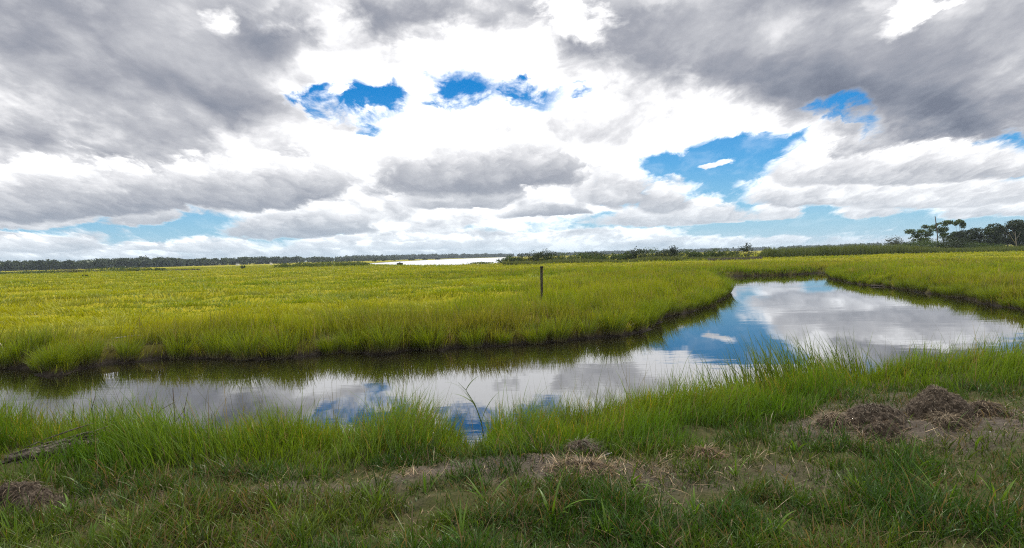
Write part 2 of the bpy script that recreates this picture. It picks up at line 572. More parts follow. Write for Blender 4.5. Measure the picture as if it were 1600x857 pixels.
def empty(name, loc, label, cat, group=None, rz=0.0):
    o = bpy.data.objects.new(name, None)
    o.location = loc
    o.rotation_euler = (0, 0, rz)
    o.empty_display_size = 0.2
    COL.objects.link(o)
    return tag(o, label, cat, group)


def blades(P, H, W, yaw, lean, curl, seg, face=None, wpow=1.6, base_w=0.7):
    """grass blades: base points, length, width, direction of lean, lean at the base, extra bend; returns verts, quads, t along the blade, blade index"""
    n = len(P)
    face = rng.uniform(0, 2 * math.pi, n) if face is None else face
    L = seg + 1
    pos = np.zeros((n, L, 3))
    pos[:, 0] = P
    dx, dy = np.cos(yaw), np.sin(yaw)
    for k in range(1, L):
        t = (k - 0.5) / seg
        a = lean + curl * t ** 1.3
        s = H / seg
        pos[:, k, 0] = pos[:, k - 1, 0] + s * np.sin(a) * dx
        pos[:, k, 1] = pos[:, k - 1, 1] + s * np.sin(a) * dy
        pos[:, k, 2] = pos[:, k - 1, 2] + s * np.cos(a)
    T = np.linspace(0, 1, L)
    prof = np.where(T < 0.3, base_w + (1 - base_w) * T / 0.3, np.clip(1 - (np.maximum(T - 0.3, 0) / 0.7) ** wpow, 0.04, 1))
    sx, sy = np.cos(face), np.sin(face)
    V = np.zeros((n, L, 2, 3))
    hw = W[:, None] * prof[None] * 0.5
    for sgn, j in ((-1, 0), (1, 1)):
        V[:, :, j, 0] = pos[:, :, 0] + sgn * hw * sx[:, None]
        V[:, :, j, 1] = pos[:, :, 1] + sgn * hw * sy[:, None]
        V[:, :, j, 2] = pos[:, :, 2]
    V = V.reshape(-1, 3)
    b = (np.arange(n) * L * 2)[:, None]
    k = np.arange(seg)[None] * 2
    q0 = b + k
    F = np.stack([q0, q0 + 1, q0 + 3, q0 + 2], -1).reshape(-1, 4)
    t = np.repeat(np.tile(T, n), 2)
    idx = np.repeat(np.arange(n), L * 2)
    return V, F, t, idx


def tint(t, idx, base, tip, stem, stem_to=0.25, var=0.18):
    """blade colour (base..tip; bright tips paint in light from above) with its dry stem at the foot; base/tip/stem are (n,3)"""
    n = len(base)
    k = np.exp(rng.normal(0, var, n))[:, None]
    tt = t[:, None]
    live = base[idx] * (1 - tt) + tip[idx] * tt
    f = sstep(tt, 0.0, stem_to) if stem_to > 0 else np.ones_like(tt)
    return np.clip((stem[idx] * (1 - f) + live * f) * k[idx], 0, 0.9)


def lerp3(a, b, f):
    a, b = np.array(a), np.array(b)
    return a[None] * (1 - f[:, None]) + b[None] * f[:, None]


def tube(path, rad, sides=8, cap=True):
    """tapered tube along a path; returns verts, quads, tris"""
    path = [Vector(p) for p in path]
    V, Q, T = [], [], []
    n = len(path)
    rad = rad if isinstance(rad, (list, tuple)) else [rad] * n
    ref = Vector((0.3, 0.9, 0.2))
    for i, p in enumerate(path):
        d = (path[min(i + 1, n - 1)] - path[max(i - 1, 0)]).normalized()
        a = d.cross(ref)
        if a.length < 1e-3:
            a = d.cross(Vector((1, 0, 0)))
        a.normalize()
        b = d.cross(a)
        for k in range(sides):
            w_ = 2 * math.pi * k / sides
            V.append(p + (a * math.cos(w_) + b * math.sin(w_)) * rad[i])
    for i in range(n - 1):
        for k in range(sides):
            k2 = (k + 1) % sides
            Q.append((i * sides + k, i * sides + k2, (i + 1) * sides + k2, (i + 1) * sides + k))
    if cap:
        for i, flip in ((0, True), (n - 1, False)):
            V.append(path[i])
            c = len(V) - 1
            for k in range(sides):
                k2 = (k + 1) % sides
                T.append((c, i * sides + k2, i * sides + k) if flip else (c, i * sides + k, i * sides + k2))
    return np.array([tuple(v_) for v_ in V]), np.array(Q).reshape(-1, 4), np.array(T, dtype=int).reshape(-1, 3)


class Acc:
    """collects shapes that belong to ONE part"""
    def __init__(self):
        self.V, self.Q, self.T, self.n = [], [], [], 0
        self.A = []

    def add(self, V, Q, T=None, a=None):
        V = np.asarray(V, float)
        self.V.append(V)
        if len(Q):
            self.Q.append(np.asarray(Q) + self.n)
        if T is not None and len(T):
            self.T.append(np.asarray(T) + self.n)
        if a is not None:
            self.A.append(a)
        self.n += len(V)
        return self

    def tube(self, path, rad, sides=8):
        return self.add(*tube(path, rad, sides))

    def build(self, name, mat, parent=None, smooth=True, loc=None):
        F = []
        if self.Q:
            F.append(np.concatenate(self.Q))
        if self.T:
            F.append(np.concatenate(self.T))
        at_ = {'tint': np.concatenate(self.A)} if self.A else None
        return mesh_np(name, np.concatenate(self.V), F, mat, parent, at_, smooth, loc)


# ------------------------------------------------------------------ materials
def new_mat(name):
    m = bpy.data.materials.new(name)
    m.use_nodes = True
    m.node_tree.nodes.clear()
    return m, NT(m.node_tree)


def finish(n, shader):
    o = n.t.nodes.new('ShaderNodeOutputMaterial')
    n.l.new(shader, o.inputs['Surface'])


def leaf_mat(name, trans=0.38, gloss=0.025, rough=0.45, tcol=(1.15, 1.1, 0.5)):
    m, n = new_mat(name)
    c = n.attr('tint')
    d = n.node('ShaderNodeBsdfDiffuse', Color=c)
    tr = n.node('ShaderNodeBsdfTranslucent', Color=n.vmath('MULTIPLY', c, tcol))
    mx = n.t.nodes.new('ShaderNodeMixShader')
    mx.inputs[0].default_value = trans
    n.l.new(d.outputs[0], mx.inputs[1])
    n.l.new(tr.outputs[0], mx.inputs[2])
    sh = mx.outputs[0]
    if gloss > 0:
        g = n.node('ShaderNodeBsdfGlossy', Color=(0.9, 0.95, 0.85))
        g.inputs['Roughness'].default_value = rough
        m2 = n.t.nodes.new('ShaderNodeMixShader')
        m2.inputs[0].default_value = gloss
        n.l.new(sh, m2.inputs[1])
        n.l.new(g.outputs[0], m2.inputs[2])
        sh = m2.outputs[0]
    finish(n, sh)
    return m


M_GRASS = leaf_mat('living_grass')
M_FOLIAGE = leaf_mat('foliage', trans=0.25, gloss=0.03)
M_STRAW = leaf_mat('dry_straw', trans=0.15, gloss=0.03, tcol=(1, 0.95, 0.85))


def noisy_mat(name, stops, scale, rough=0.9, bump=0.4, detail=6, bscale=None, stretch=(1, 1, 1), bdist=0.02, spec=0.25):
    m, n = new_mat(name)
    tc = n.t.nodes.new('ShaderNodeTexCoord')
    vec = n.vmath('MULTIPLY', tc.outputs['Object'], stretch)
    f, _ = n.noise(vec, scale, detail, 0.62)
    col = n.ramp(n.smooth(f, 0.28, 0.72), stops)
    p = n.node('ShaderNodeBsdfPrincipled', Base_Color=col)
    p.inputs['Roughness'].default_value = rough
    p.inputs['Specular IOR Level'].default_value = spec
    b = n.t.nodes.new('ShaderNodeBump')
    b.inputs['Strength'].default_value = bump
    b.inputs['Distance'].default_value = bdist
    f2, _ = n.noise(vec, bscale or scale * 2, 6, 0.65)
    n.l.new(f2, b.inputs['Height'])
    n.l.new(b.outputs[0], p.inputs['Normal'])
    finish(n, p.outputs[0])
    return m


M_POST = noisy_mat('weathered_timber', [(0, (0.014, 0.012, 0.009)), (0.5, (0.045, 0.039, 0.031)), (1, (0.12, 0.105, 0.088))], 9, 0.9, 0.8, stretch=(6, 6, 0.7))
M_POST_CAP = noisy_mat('tarred_timber_cap', [(0, (0.012, 0.011, 0.01)), (1, (0.04, 0.036, 0.03))], 20, 0.8, 0.6)
M_BARK = noisy_mat('dark_bark', [(0, (0.02, 0.017, 0.013)), (1, (0.075, 0.062, 0.05))], 6, 0.95, 0.6)
M_PALE_BARK = noisy_mat('bare_pale_wood', [(0, (0.13, 0.115, 0.10)), (1, (0.30, 0.275, 0.25))], 6, 0.9, 0.5)
M_LOG = noisy_mat('grey_driftwood', [(0, (0.035, 0.028, 0.022)), (0.5, (0.13, 0.108, 0.088)), (1, (0.26, 0.225, 0.19))], 14, 0.9, 1.0, stretch=(0.25, 4, 4), bdist=0.03)
M_SOIL = noisy_mat('fibrous_soil', [(0, (0.028, 0.020, 0.0135)), (0.5, (0.090, 0.068, 0.048)), (1, (0.185, 0.145, 0.108))], 34, 0.95, 1.0, bdist=0.05, bscale=45)
M_DEAD = noisy_mat('dead_stalk', [(0, (0.035, 0.024, 0.017)), (1, (0.11, 0.085, 0.06))], 20, 0.9, 0.3)
M_STICK = noisy_mat('bleached_stick', [(0, (0.28, 0.26, 0.24)), (1, (0.5, 0.48, 0.46))], 20, 0.8, 0.3)
M_HEAD = noisy_mat('dark_red_seed_head', [(0, (0.05, 0.012, 0.014)), (1, (0.14, 0.04, 0.04))], 60, 0.8, 0.8)
M_STONE = noisy_mat('gravel_grains', [(0, (0.05, 0.042, 0.036)), (0.7, (0.14, 0.12, 0.105)), (1, (0.38, 0.35, 0.33))], 3, 0.85, 0.2)
M_WHITE = noisy_mat('white_boards', [(0, (0.6, 0.6, 0.6)), (1, (0.78, 0.78, 0.77))], 1, 0.7, 0.1)
M_ROOF = noisy_mat('grey_roof', [(0, (0.08, 0.08, 0.085)), (1, (0.15, 0.15, 0.155))], 1, 0.8, 0.1)
M_POLE = noisy_mat('creosoted_pole', [(0, (0.05, 0.043, 0.04)), (1, (0.12, 0.10, 0.095))], 3, 0.9, 0.3)

# ------------------------------------------------------------------ ground
th_f = np.concatenate([np.linspace(-180, -56, 40, endpoint=False), np.linspace(-56, 56, 561), np.linspace(56, 180, 41)[1:-1]])
th = np.radians(th_f)
rr = [0.0001, 0.4, 0.8, 1.2, 1.5]
while rr[-1] < 5000:
    r_ = rr[-1]
    rr.append(r_ * (1.0075 if r_ < 24 else 1.011 if r_ < 110 else 1.03 if r_ < 2500 else 1.12))
rr = np.array(rr)
TH, RR = np.meshgrid(th, rr)
GX, GY = (np.sin(TH) * RR).ravel(), (np.cos(TH) * RR).ravel()
g_sd = creek_sd(GX, GY)
GZ = height(GX, GY, g_sd)
g_near = near_side(GX, GY)
nt_, nr_ = len(th), len(rr)
ii, jj = np.meshgrid(np.arange(nr_ - 1), np.arange(nt_), indexing='ij')
j2 = (jj + 1) % nt_
gf = np.stack([ii * nt_ + jj, (ii + 1) * nt_ + jj, (ii + 1) * nt_ + j2, ii * nt_ + j2], -1).reshape(-1, 4)
nearf = g_near.astype(float)
verge = nearf * sstep(border_y(GX) - GY, -0.1, 0.25)
dirt = dirt_field(GX, GY) * nearf * sstep(border_y(GX) - GY, -0.45, 0.1)
mud = np.maximum(1 - sstep(g_sd, 0.10, 0.45), 0.80 * (1 - sstep(g_sd, 1.5, 6.0)) * (np.hypot(GX, GY) < 120)) * (1 - nearf) + nearf * (1 - sstep(g_sd, 0.2, 1.2))
mud = np.maximum(mud, 1 - sstep(bay_sd(GX, GY), 1, 6))

m, n = new_mat('marsh_ground')
tc = n.t.nodes.new('ShaderNodeTexCoord')
pos = tc.outputs['Object']
f1, _ = n.noise(n.vmath('MULTIPLY', pos, (0.05, 0.09, 0.0)), 1.0, 6, 0.6)
f2, _ = n.noise(n.vmath('MULTIPLY', pos, (0.5, 0.9, 0.0)), 1.0, 6, 0.65)
f3, _ = n.noise(pos, 9.0, 6, 0.7)
f4, _ = n.noise(pos, 60.0, 4, 0.7)
meadow = n.ramp(n.math('ADD', n.math('MULTIPLY', f1, 0.6), n.math('MULTIPLY', f2, 0.4)),
                [(0.30, (0.13, 0.15, 0.006)), (0.45, (0.22, 0.21, 0.005)), (0.58, (0.29, 0.25, 0.008)), (0.72, (0.25, 0.19, 0.045))])
thatch = n.ramp(n.math('ADD', n.math('MULTIPLY', f3, 0.6), n.math('MULTIPLY', f4, 0.4)), [(0.3, (0.022, 0.026, 0.008)), (0.52, (0.05, 0.052, 0.018)), (0.7, (0.12, 0.09, 0.045))])
earth = n.ramp(n.math('ADD', n.math('MULTIPLY', f3, 0.5), n.math('MULTIPLY', f4, 0.5)), [(0.28, (0.026, 0.019, 0.014)), (0.48, (0.070, 0.058, 0.047)), (0.62, (0.115, 0.097, 0.080)), (0.75, (0.24, 0.20, 0.17))])
mudc = n.ramp(f3, [(0.3, (0.010, 0.008, 0.006)), (0.7, (0.035, 0.028, 0.022))])
c = n.mix(n.attr('near_side', 'Fac'), meadow, thatch)
c = n.mix(n.attr('bare', 'Fac'), c, earth)
c = n.mix(n.attr('mud', 'Fac'), c, mudc)
p = n.node('ShaderNodeBsdfPrincipled', Base_Color=c)
p.inputs['Roughness'].default_value = 0.95
p.inputs['Specular IOR Level'].default_value = 0.1
bmp = n.t.nodes.new('ShaderNodeBump')
bmp.inputs['Strength'].default_value = 0.7
bmp.inputs['Distance'].default_value = 0.02
n.l.new(n.math('ADD', f3, n.math('MULTIPLY', f4, 0.5)), bmp.inputs['Height'])
n.l.new(bmp.outputs[0], p.inputs['Normal'])
finish(n, p.outputs[0])
M_GROUND = m
g_ob = mesh_np('ground', np.stack([GX, GY, GZ], 1), gf, M_GROUND, None, {'near_side': nearf, 'bare': dirt, 'mud': mud}, True)
tag(g_ob, 'flat marsh ground with the worn earth verge in front', 'ground', kind='structure')

# ------------------------------------------------------------------ water
m, n = new_mat('still_dark_water')
tc = n.t.nodes.new('ShaderNodeTexCoord')
pos = tc.outputs['Object']
w1, _ = n.noise(n.vmath('MULTIPLY', pos, (0.55, 1.6, 1)), 1.0, 4, 0.55, 0.3)
w2, _ = n.noise(n.vmath('MULTIPLY', pos, (2.0, 6.0, 1)), 1.0, 3, 0.5)
gate, _ = n.noise(n.vmath('MULTIPLY', pos, (0.10, 0.22, 1)), 1.0, 3, 0.5)
gt = n.smooth(gate, 0.46, 0.66)
bmp = n.t.nodes.new('ShaderNodeBump')
bmp.inputs['Strength'].default_value = 1.0
bmp.inputs['Distance'].default_value = 1.0
hh = n.math('MULTIPLY', n.math('ADD', n.math('MULTIPLY', w1, 0.0040), n.math('MULTIPLY', w2, 0.0013)), n.math('MULTIPLY_ADD', gt, 0.85, 0.15))
n.l.new(hh, bmp.inputs['Height'])
gl = n.node('ShaderNodeBsdfGlossy', Color=(0.93, 0.94, 0.97))
far_w_ = n.smooth(n.sep(pos)[1], 110.0, 170.0)
n.put(gl.inputs['Roughness'], n.math('MULTIPLY_ADD', far_w_, 0.22, 0.012))
n.l.new(bmp.outputs[0], gl.inputs['Normal'])
df = n.node('ShaderNodeBsdfDiffuse', Color=(0.010, 0.009, 0.005))
fr = n.t.nodes.new('ShaderNodeFresnel')
fr.inputs['IOR'].default_value = 2.4
n.l.new(bmp.outputs[0], fr.inputs['Normal'])
mx = n.t.nodes.new('ShaderNodeMixShader')
n.l.new(fr.outputs[0], mx.inputs[0])
n.l.new(df.outputs[0], mx.inputs[1])
n.l.new(gl.outputs[0], mx.inputs[2])
finish(n, mx.outputs[0])
M_WATER = m
wx, wy = [], []
wv_ = np.array([(-4000, -200, 0), (4000, -200, 0), (4000, 4000, 0), (-4000, 4000, 0)], float)
wo = mesh_np('water', wv_, np.array([[0, 1, 2, 3]]), M_WATER)
tag(wo, 'still tidal creek and bay water mirroring the clouds', 'water', kind='structure')

# ------------------------------------------------------------------ the air: far woods fade to blue
m, n = new_mat('marsh_air')
vol = n.t.nodes.new('ShaderNodeVolumePrincipled')
vol.inputs['Color'].default_value = (0.72, 0.86, 1.0, 1)
vol.inputs['Density'].default_value = 0.00013
vol.inputs['Anisotropy'].default_value = 0.2
on = n.t.nodes.new('ShaderNodeOutputMaterial')
n.l.new(vol.outputs[0], on.inputs['Volume'])
hb = 5200.0
hz0, hz1 = -2.0, 34.0
hv = np.array([(sx * hb, sy * hb, sz) for sz in (hz0, hz1) for sx, sy in ((-1, -1), (1, -1), (1, 1), (-1, 1))], float)
hf = np.array([(0, 3, 2, 1), (4, 5, 6, 7), (0, 1, 5, 4), (1, 2, 6, 5), (2, 3, 7, 6), (3, 0, 4, 7)])
tag(mesh_np('haze', hv, hf, m), 'thin summer haze over the marsh', 'haze', kind='stuff')


# ------------------------------------------------------------------ grass that nobody could count
def scatter(n_per, r_ref, k, r0, r1, az=50.0):
    """points with n_per per square metre at r_ref, thinning as r^-k"""
    A = math.radians(2 * az)
    e = 2 - k
    tot = n_per * r_ref ** k * A * ((r1 ** e - r0 ** e) / e if abs(e) > 1e-6 else math.log(r1 / r0))
    n = int(tot)
    q_ = rng.random(n)
    r = (r0 ** e + q_ * (r1 ** e - r0 ** e)) ** (1 / e) if abs(e) > 1e-6 else r0 * (r1 / r0) ** q_
    a = rng.uniform(-A / 2, A / 2, n)
    return np.sin(a) * r, np.cos(a) * r, r


def with_height(px, py, sdv, sink=0.02):
    return np.stack([px, py, height(px, py, sdv) - sink], 1)


# cordgrass: tall band along the creek
BW_U = np.array([u_of(p) for p in (-400, 0, 250, 450, 600, 720, 850, 1000, 1140, 1200)])
BW_W = np.array([3.5, 3.5, 3.6, 4.6, 6.5, 10.0, 15.0, 16.0, 22.0, 30.0])


def band_width(px, py):
    return np.interp(px / np.maximum(py, 1e-3), BW_U, BW_W) * (0.75 + 0.5 * vnoise(px * 0.4, py * 0.4, 41))


def cord_colours(px, py, n):
    f = np.clip(fbm(px * 0.35, py * 0.35, 51, 3) * 1.6 - 0.3 + rng.normal(0, 0.12, n), 0, 1)
    gold = np.clip(fbm(px * 0.16, py * 0.22, 57, 3) * 2.6 - 1.05 + rng.normal(0, 0.15, n), 0, 1)
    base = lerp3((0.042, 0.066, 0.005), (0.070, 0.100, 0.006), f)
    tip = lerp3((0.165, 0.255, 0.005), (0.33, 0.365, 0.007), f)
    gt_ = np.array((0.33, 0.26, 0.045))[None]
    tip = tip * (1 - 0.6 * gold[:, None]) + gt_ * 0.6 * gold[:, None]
    stem = lerp3((0.075, 0.062, 0.045), (0.15, 0.13, 0.095), rng.random(n))
    dry = rng.random(n) < 0.07
    tip[dry] = (0.30, 0.23, 0.11)
    base[dry] = (0.20, 0.16, 0.08)
    return base, tip, stem


px, py, r = scatter(300, 15, 1.0, 12, 100)
ex, ey, er = scatter(420, 15, 0.55, 12, 75)
keep = ~near_side(px, py)
px, py, r = px[keep], py[keep], r[keep]
keep = ~near_side(ex, ey)
ex, ey, er = ex[keep], ey[keep], er[keep]
esd = creek_sd(ex, ey)
keep = (esd > 0.0) & (esd < 1.1)
px, py, r = np.concatenate([px, ex[keep]]), np.concatenate([py, ey[keep]]), np.concatenate([r, er[keep]])
sdv = creek_sd(px, py)
bwid = band_width(px, py)
right = (px / py > U(1296)) | (py > 62)
bwid = np.where(right, 45.0, bwid)
edge_f = 1 - sstep(sdv, bwid * 0.45, bwid)
clump = vnoise(px * 1.9, py * 1.9, 61)
keep = (sdv > 0.03) & (rng.random(len(px)) < edge_f * np.clip(1.9 * clump - 0.28, 0.05, 1))
px, py, r, sdv, edge_f, right = (a[keep] for a in (px, py, r, sdv, edge_f, right))
n_ = len(px)
H = (0.34 + 0.50 * edge_f ** 0.7 * (0.6 + 0.4 * (1 - sstep(sdv, 0.5, 6)))) * (0.48 + 0.9 * vnoise(px * 1.25, py * 1.25, 63)) * rng.uniform(0.62, 1.18, n_)
H = np.where(right, H * (1.0 - 0.25 * sstep(sdv, 1.0, 8)), H)
H = H * (0.52 + 0.48 * sstep(sdv, 0.1, 2.2))
W = 0.0115 * np.maximum(1, r / 20) ** 0.9 * rng.uniform(0.6, 1.3, n_) * np.where(rng.random(n_) < 0.22, 1.9, 1.0)
flow = fbm(px * 0.25, py * 0.25, 65, 3) * 9
# blades at the very edge hang over the water
gx_ = (creek_sd(px + 0.15, py) - creek_sd(px - 0.15, py))
gy_ = (creek_sd(px, py + 0.15) - creek_sd(px, py - 0.15))
rim_ = 1 - sstep(sdv, 0.12, 0.5)
yaw = np.where(rng.random(n_) < rim_ * 0.5, np.arctan2(-gy_, -gx_) + rng.normal(0, 0.6, n_), flow + rng.normal(0, 1.3, n_))
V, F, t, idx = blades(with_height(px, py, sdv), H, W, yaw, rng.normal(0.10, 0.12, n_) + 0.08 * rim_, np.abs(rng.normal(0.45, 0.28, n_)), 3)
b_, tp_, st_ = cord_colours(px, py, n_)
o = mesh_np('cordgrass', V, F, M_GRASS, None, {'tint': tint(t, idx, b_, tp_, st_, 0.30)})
tag(o, 'tall yellow green cordgrass lining the far side of the creek', 'grass', kind='stuff')
print('cordgrass', n_)

# salt hay meadow: low, swirled and cowlicked
px, py, r = scatter(260, 16, 1.95, 15, 420, 49)
keep = ~near_side(px, py)
px, py, r = px[keep], py[keep], r[keep]
sdv = creek_sd(px, py)
bwid = band_width(px, py)
right = (px / py > U(1296)) | (py > 62)
edge_f = np.where(right, 1 - sstep(sdv, 20, 45), 1 - sstep(sdv, bwid * 0.45, bwid))
keep = (sdv > 1.0) & (rng.random(len(px)) < (1 - edge_f * 0.9)) & (bay_sd(px, py) > 0.5)
px, py, r, sdv = (a[keep] for a in (px, py, r, sdv))
n_ = len(px)
hum = fbm(px * 0.55, py * 0.75, 71, 3)
hum = sstep(hum, 0.28, 0.72)
H = (0.13 + 0.42 * hum) * rng.uniform(0.7, 1.2, n_) * (1 + 0.15 * np.clip((r - 30) / 100, 0, 1))
W = 0.013 * np.maximum(1, r / 16) ** 0.95 * rng.uniform(0.7, 1.3, n_)
yaw = fbm(px * 0.30, py * 0.38, 73, 3) * 16 + rng.normal(0, 0.45, n_)
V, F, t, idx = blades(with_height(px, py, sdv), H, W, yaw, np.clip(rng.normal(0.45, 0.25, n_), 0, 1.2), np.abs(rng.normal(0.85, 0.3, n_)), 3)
f = np.clip(fbm(px * 0.12, py * 0.2, 75, 4) * 2.6 - 0.8 + (hum - 0.5) * 0.7 + rng.normal(0, 0.12, n_), 0, 1)  # hollows painted darker than hummock tops, shade put into the colour
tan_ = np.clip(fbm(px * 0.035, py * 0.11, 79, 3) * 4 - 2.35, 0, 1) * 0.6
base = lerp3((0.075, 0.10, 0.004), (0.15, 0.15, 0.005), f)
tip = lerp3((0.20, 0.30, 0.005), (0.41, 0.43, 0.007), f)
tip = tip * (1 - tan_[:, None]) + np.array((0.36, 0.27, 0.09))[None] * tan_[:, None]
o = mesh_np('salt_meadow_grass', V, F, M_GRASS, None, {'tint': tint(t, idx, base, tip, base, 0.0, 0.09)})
tag(o, 'low swirling yellow green salt hay covering the flat marsh', 'grass', kind='stuff')
print('meadow', n_)

# near bank: tall green grass between the worn verge and the water
px, py, r = scatter(2300, 6, 1.2, 3.6, 14.5, 47)
keep = near_side(px, py)
px, py, r = px[keep], py[keep], r[keep]
sdv = creek_sd(px, py)
bf = py - border_y(px)
wob = (vnoise(px * 1.5, py * 1.5, 81) - 0.5) * 0.7
HU = np.array([u_of(p) for p in (-200, 0, 150, 300, 500, 640, 700, 722, 748, 765, 820, 900, 1040, 1130, 1200, 1300, 1450, 1600, 1800)])
HH = np.array([.44, .42, .38, .29, .31, .36, .33, .14, .14, .34, .33, .29, .26, .27, .30, .34, .33, .31, .3])
uu = px / py
keep = (sdv > -0.12) & (bf + wob > 0) & (bf + wob > rng.random(len(px)) * 0.35)
clump = vnoise(px * 2.6, py * 2.6, 83)
gap = (np.abs(uu - u_of(735)) < 0.014) & (sdv < 1.7)
keep &= (rng.random(len(px)) < np.clip(0.08 + 1.3 * clump, 0, 1) * np.where(gap, 0.12, 1) * (0.55 + 0.45 * sstep(sdv, 0.2, 1.2)))
px, py, r, sdv, bf, uu = (a[keep] for a in (px, py, r, sdv, bf, uu))
n_ = len(px)
lg = seg_dist(px, py, [(at_d(8, 727, 5.05).x, 5.05), (at_d(152, 689, 5.5).x, 5.5)], False)
H = np.interp(uu, HU, HH) * np.where(lg < 0.45, 0.28, 1.0) * (0.50 + 0.65 * sstep(bf, 0.0, 1.0)) * (0.38 + 1.15 * vnoise(px * 1.9, py * 1.9, 85)) * rng.uniform(0.5, 1.25, n_) * np.where(rng.random(n_) < 0.05, 1.45, 1.0)
W = 0.0062 * rng.uniform(0.6, 1.4, n_) * np.maximum(1, r / 8)
yaw = fbm(px * 0.8, py * 0.8, 87, 2) * 9 + rng.normal(0, 1.2, n_)
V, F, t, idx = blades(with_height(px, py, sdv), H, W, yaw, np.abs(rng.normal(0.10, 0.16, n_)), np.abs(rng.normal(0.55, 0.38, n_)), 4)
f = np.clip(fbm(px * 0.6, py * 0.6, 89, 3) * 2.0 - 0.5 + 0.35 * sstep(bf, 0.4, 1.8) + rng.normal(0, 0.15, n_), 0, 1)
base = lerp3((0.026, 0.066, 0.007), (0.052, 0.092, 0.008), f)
tip = lerp3((0.085, 0.185, 0.012), (0.185, 0.27, 0.016), f)  # bright tips over dark feet: light from above put into the colour
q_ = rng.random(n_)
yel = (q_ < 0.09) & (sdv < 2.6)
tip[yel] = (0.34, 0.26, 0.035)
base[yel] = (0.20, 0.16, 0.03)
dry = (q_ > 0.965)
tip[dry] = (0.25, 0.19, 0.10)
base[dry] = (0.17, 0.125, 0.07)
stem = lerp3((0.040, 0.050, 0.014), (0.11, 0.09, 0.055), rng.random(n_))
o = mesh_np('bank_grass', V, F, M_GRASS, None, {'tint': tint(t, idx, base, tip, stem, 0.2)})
tag(o, 'lush green grass growing along the near bank of the creek', 'grass', kind='stuff')
print('bank', n_)

# fine wispy seed stems standing over the near bank grass
px, py, r = scatter(26, 6, 1.0, 4.5, 12, 46)
keep = near_side(px, py)
px, py, r = px[keep], py[keep], r[keep]
sdv = creek_sd(px, py)
bf = py - border_y(px)
keep = (sdv > 0.0) & (bf > 0.5) & (sdv < 2.5)
px, py, r, sdv = (a[keep] for a in (px, py, r, sdv))
n_ = len(px)
V, F, t, idx = blades(with_height(px, py, sdv), rng.uniform(0.45, 0.85, n_), np.full(n_, 0.0035), rng.uniform(0, 6.28, n_), np.abs(rng.normal(0.1, 0.15, n_)), np.abs(rng.normal(0.35, 0.3, n_)), 5)
base = lerp3((0.09, 0.10, 0.03), (0.17, 0.14, 0.07), rng.random(n_))
o = mesh_np('seed_stems', V, F, M_GRASS, None, {'tint': tint(t, idx, base, base * 1.2, base, 0.0)})
tag(o, 'thin wispy seed stems rising over the near bank grass', 'grass', kind='stuff')

# short trampled turf of the verge, patchy over bare earth
px, py, r = scatter(5200, 4, 1.3, 1.6, 9.5, 50)
keep = near_side(px, py) & (py < border_y(px) + 0.35)
px, py, r = px[keep], py[keep], r[keep]
dv = dirt_field(px, py)
tus = vnoise(px * 3.3, py * 3.3, 91) * 0.6 + vnoise(px * 9, py * 9, 92) * 0.4
keep = rng.random(len(px)) < np.clip(1.08 - 1.1 * dv, 0.18, 1) * np.clip(tus * 2.2 - 0.35, 0.08, 1)
px, py, r, tus = px[keep], py[keep], r[keep], tus[keep]
sdv = creek_sd(px, py)
n_ = len(px)
H = (0.035 + 0.19 * tus ** 1.6) * rng.uniform(0.5, 1.5, n_) * np.where(rng.random(n_) < 0.05, 1.7, 1.0)
W = rng.uniform(0.0032, 0.0078, n_) * np.where(rng.random(n_) < 0.12, 1.6, 1.0)
V, F, t, idx = blades(with_height(px, py, sdv, 0.01), H, W, rng.uniform(0, 6.28, n_), np.abs(rng.normal(0.35, 0.3, n_)), np.abs(rng.normal(0.8, 0.45, n_)), 3)
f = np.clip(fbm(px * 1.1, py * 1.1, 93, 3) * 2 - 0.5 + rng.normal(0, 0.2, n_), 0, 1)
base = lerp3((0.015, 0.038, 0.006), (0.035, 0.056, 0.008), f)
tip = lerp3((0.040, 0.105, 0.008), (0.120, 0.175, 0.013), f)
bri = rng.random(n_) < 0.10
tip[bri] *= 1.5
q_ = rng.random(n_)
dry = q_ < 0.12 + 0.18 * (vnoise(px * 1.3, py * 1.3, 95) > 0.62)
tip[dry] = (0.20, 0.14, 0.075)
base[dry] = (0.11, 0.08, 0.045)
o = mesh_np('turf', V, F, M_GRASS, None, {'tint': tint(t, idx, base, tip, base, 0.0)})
tag(o, 'short trampled green turf, patchy over the bare verge', 'grass', kind='stuff')
print('turf', n_)

# dry straw and pulled roots lying on the verge
px, py, r = scatter(420, 4, 1.0, 1.6, 9.5, 50)
keep = near_side(px, py) & (py < border_y(px) + 0.1)
px, py, r = px[keep], py[keep], r[keep]
dv = dirt_field(px, py)
sn = fbm(px * 1.6, py * 1.6, 97, 3)
keep = rng.random(len(px)) < np.clip((sn - 0.36) * 3.0, 0.04, 1) * (0.35 + 0.65 * np.clip(dv * 1.6, 0, 1))
px, py = px[keep], py[keep]
# a tangle round the hollow in the middle and below the two big mounds
for cx, cy, sx, sy, k in ((910, 745, 70, 16, 420), (1360, 690, 90, 14, 260), (1300, 660, 26, 12, 160), (1480, 655, 40, 14, 220), (1105, 712, 30, 8, 160), (640, 740, 60, 10, 120), (1020, 745, 60, 12, 130), (30, 775, 40, 10, 160), (1555, 655, 40, 10, 130)):
    pts_ = [at(cx + rng.normal(0, sx * .6), cy + rng.normal(0, sy * .6), 0.78) for _ in range(k)]
    px = np.concatenate([px, [a.x for a in pts_]])
    py = np.concatenate([py, [a.y for a in pts_]])
sdv = creek_sd(px, py)
n_ = len(px)
V, F, t, idx = blades(with_height(px, py, sdv, -0.004), rng.uniform(0.04, 0.20, n_), rng.uniform(0.0025, 0.0055, n_), rng.uniform(0, 6.28, n_), np.clip(rng.normal(1.25, 0.3, n_), 0.3, 1.6), rng.normal(0.2, 0.5, n_), 4)
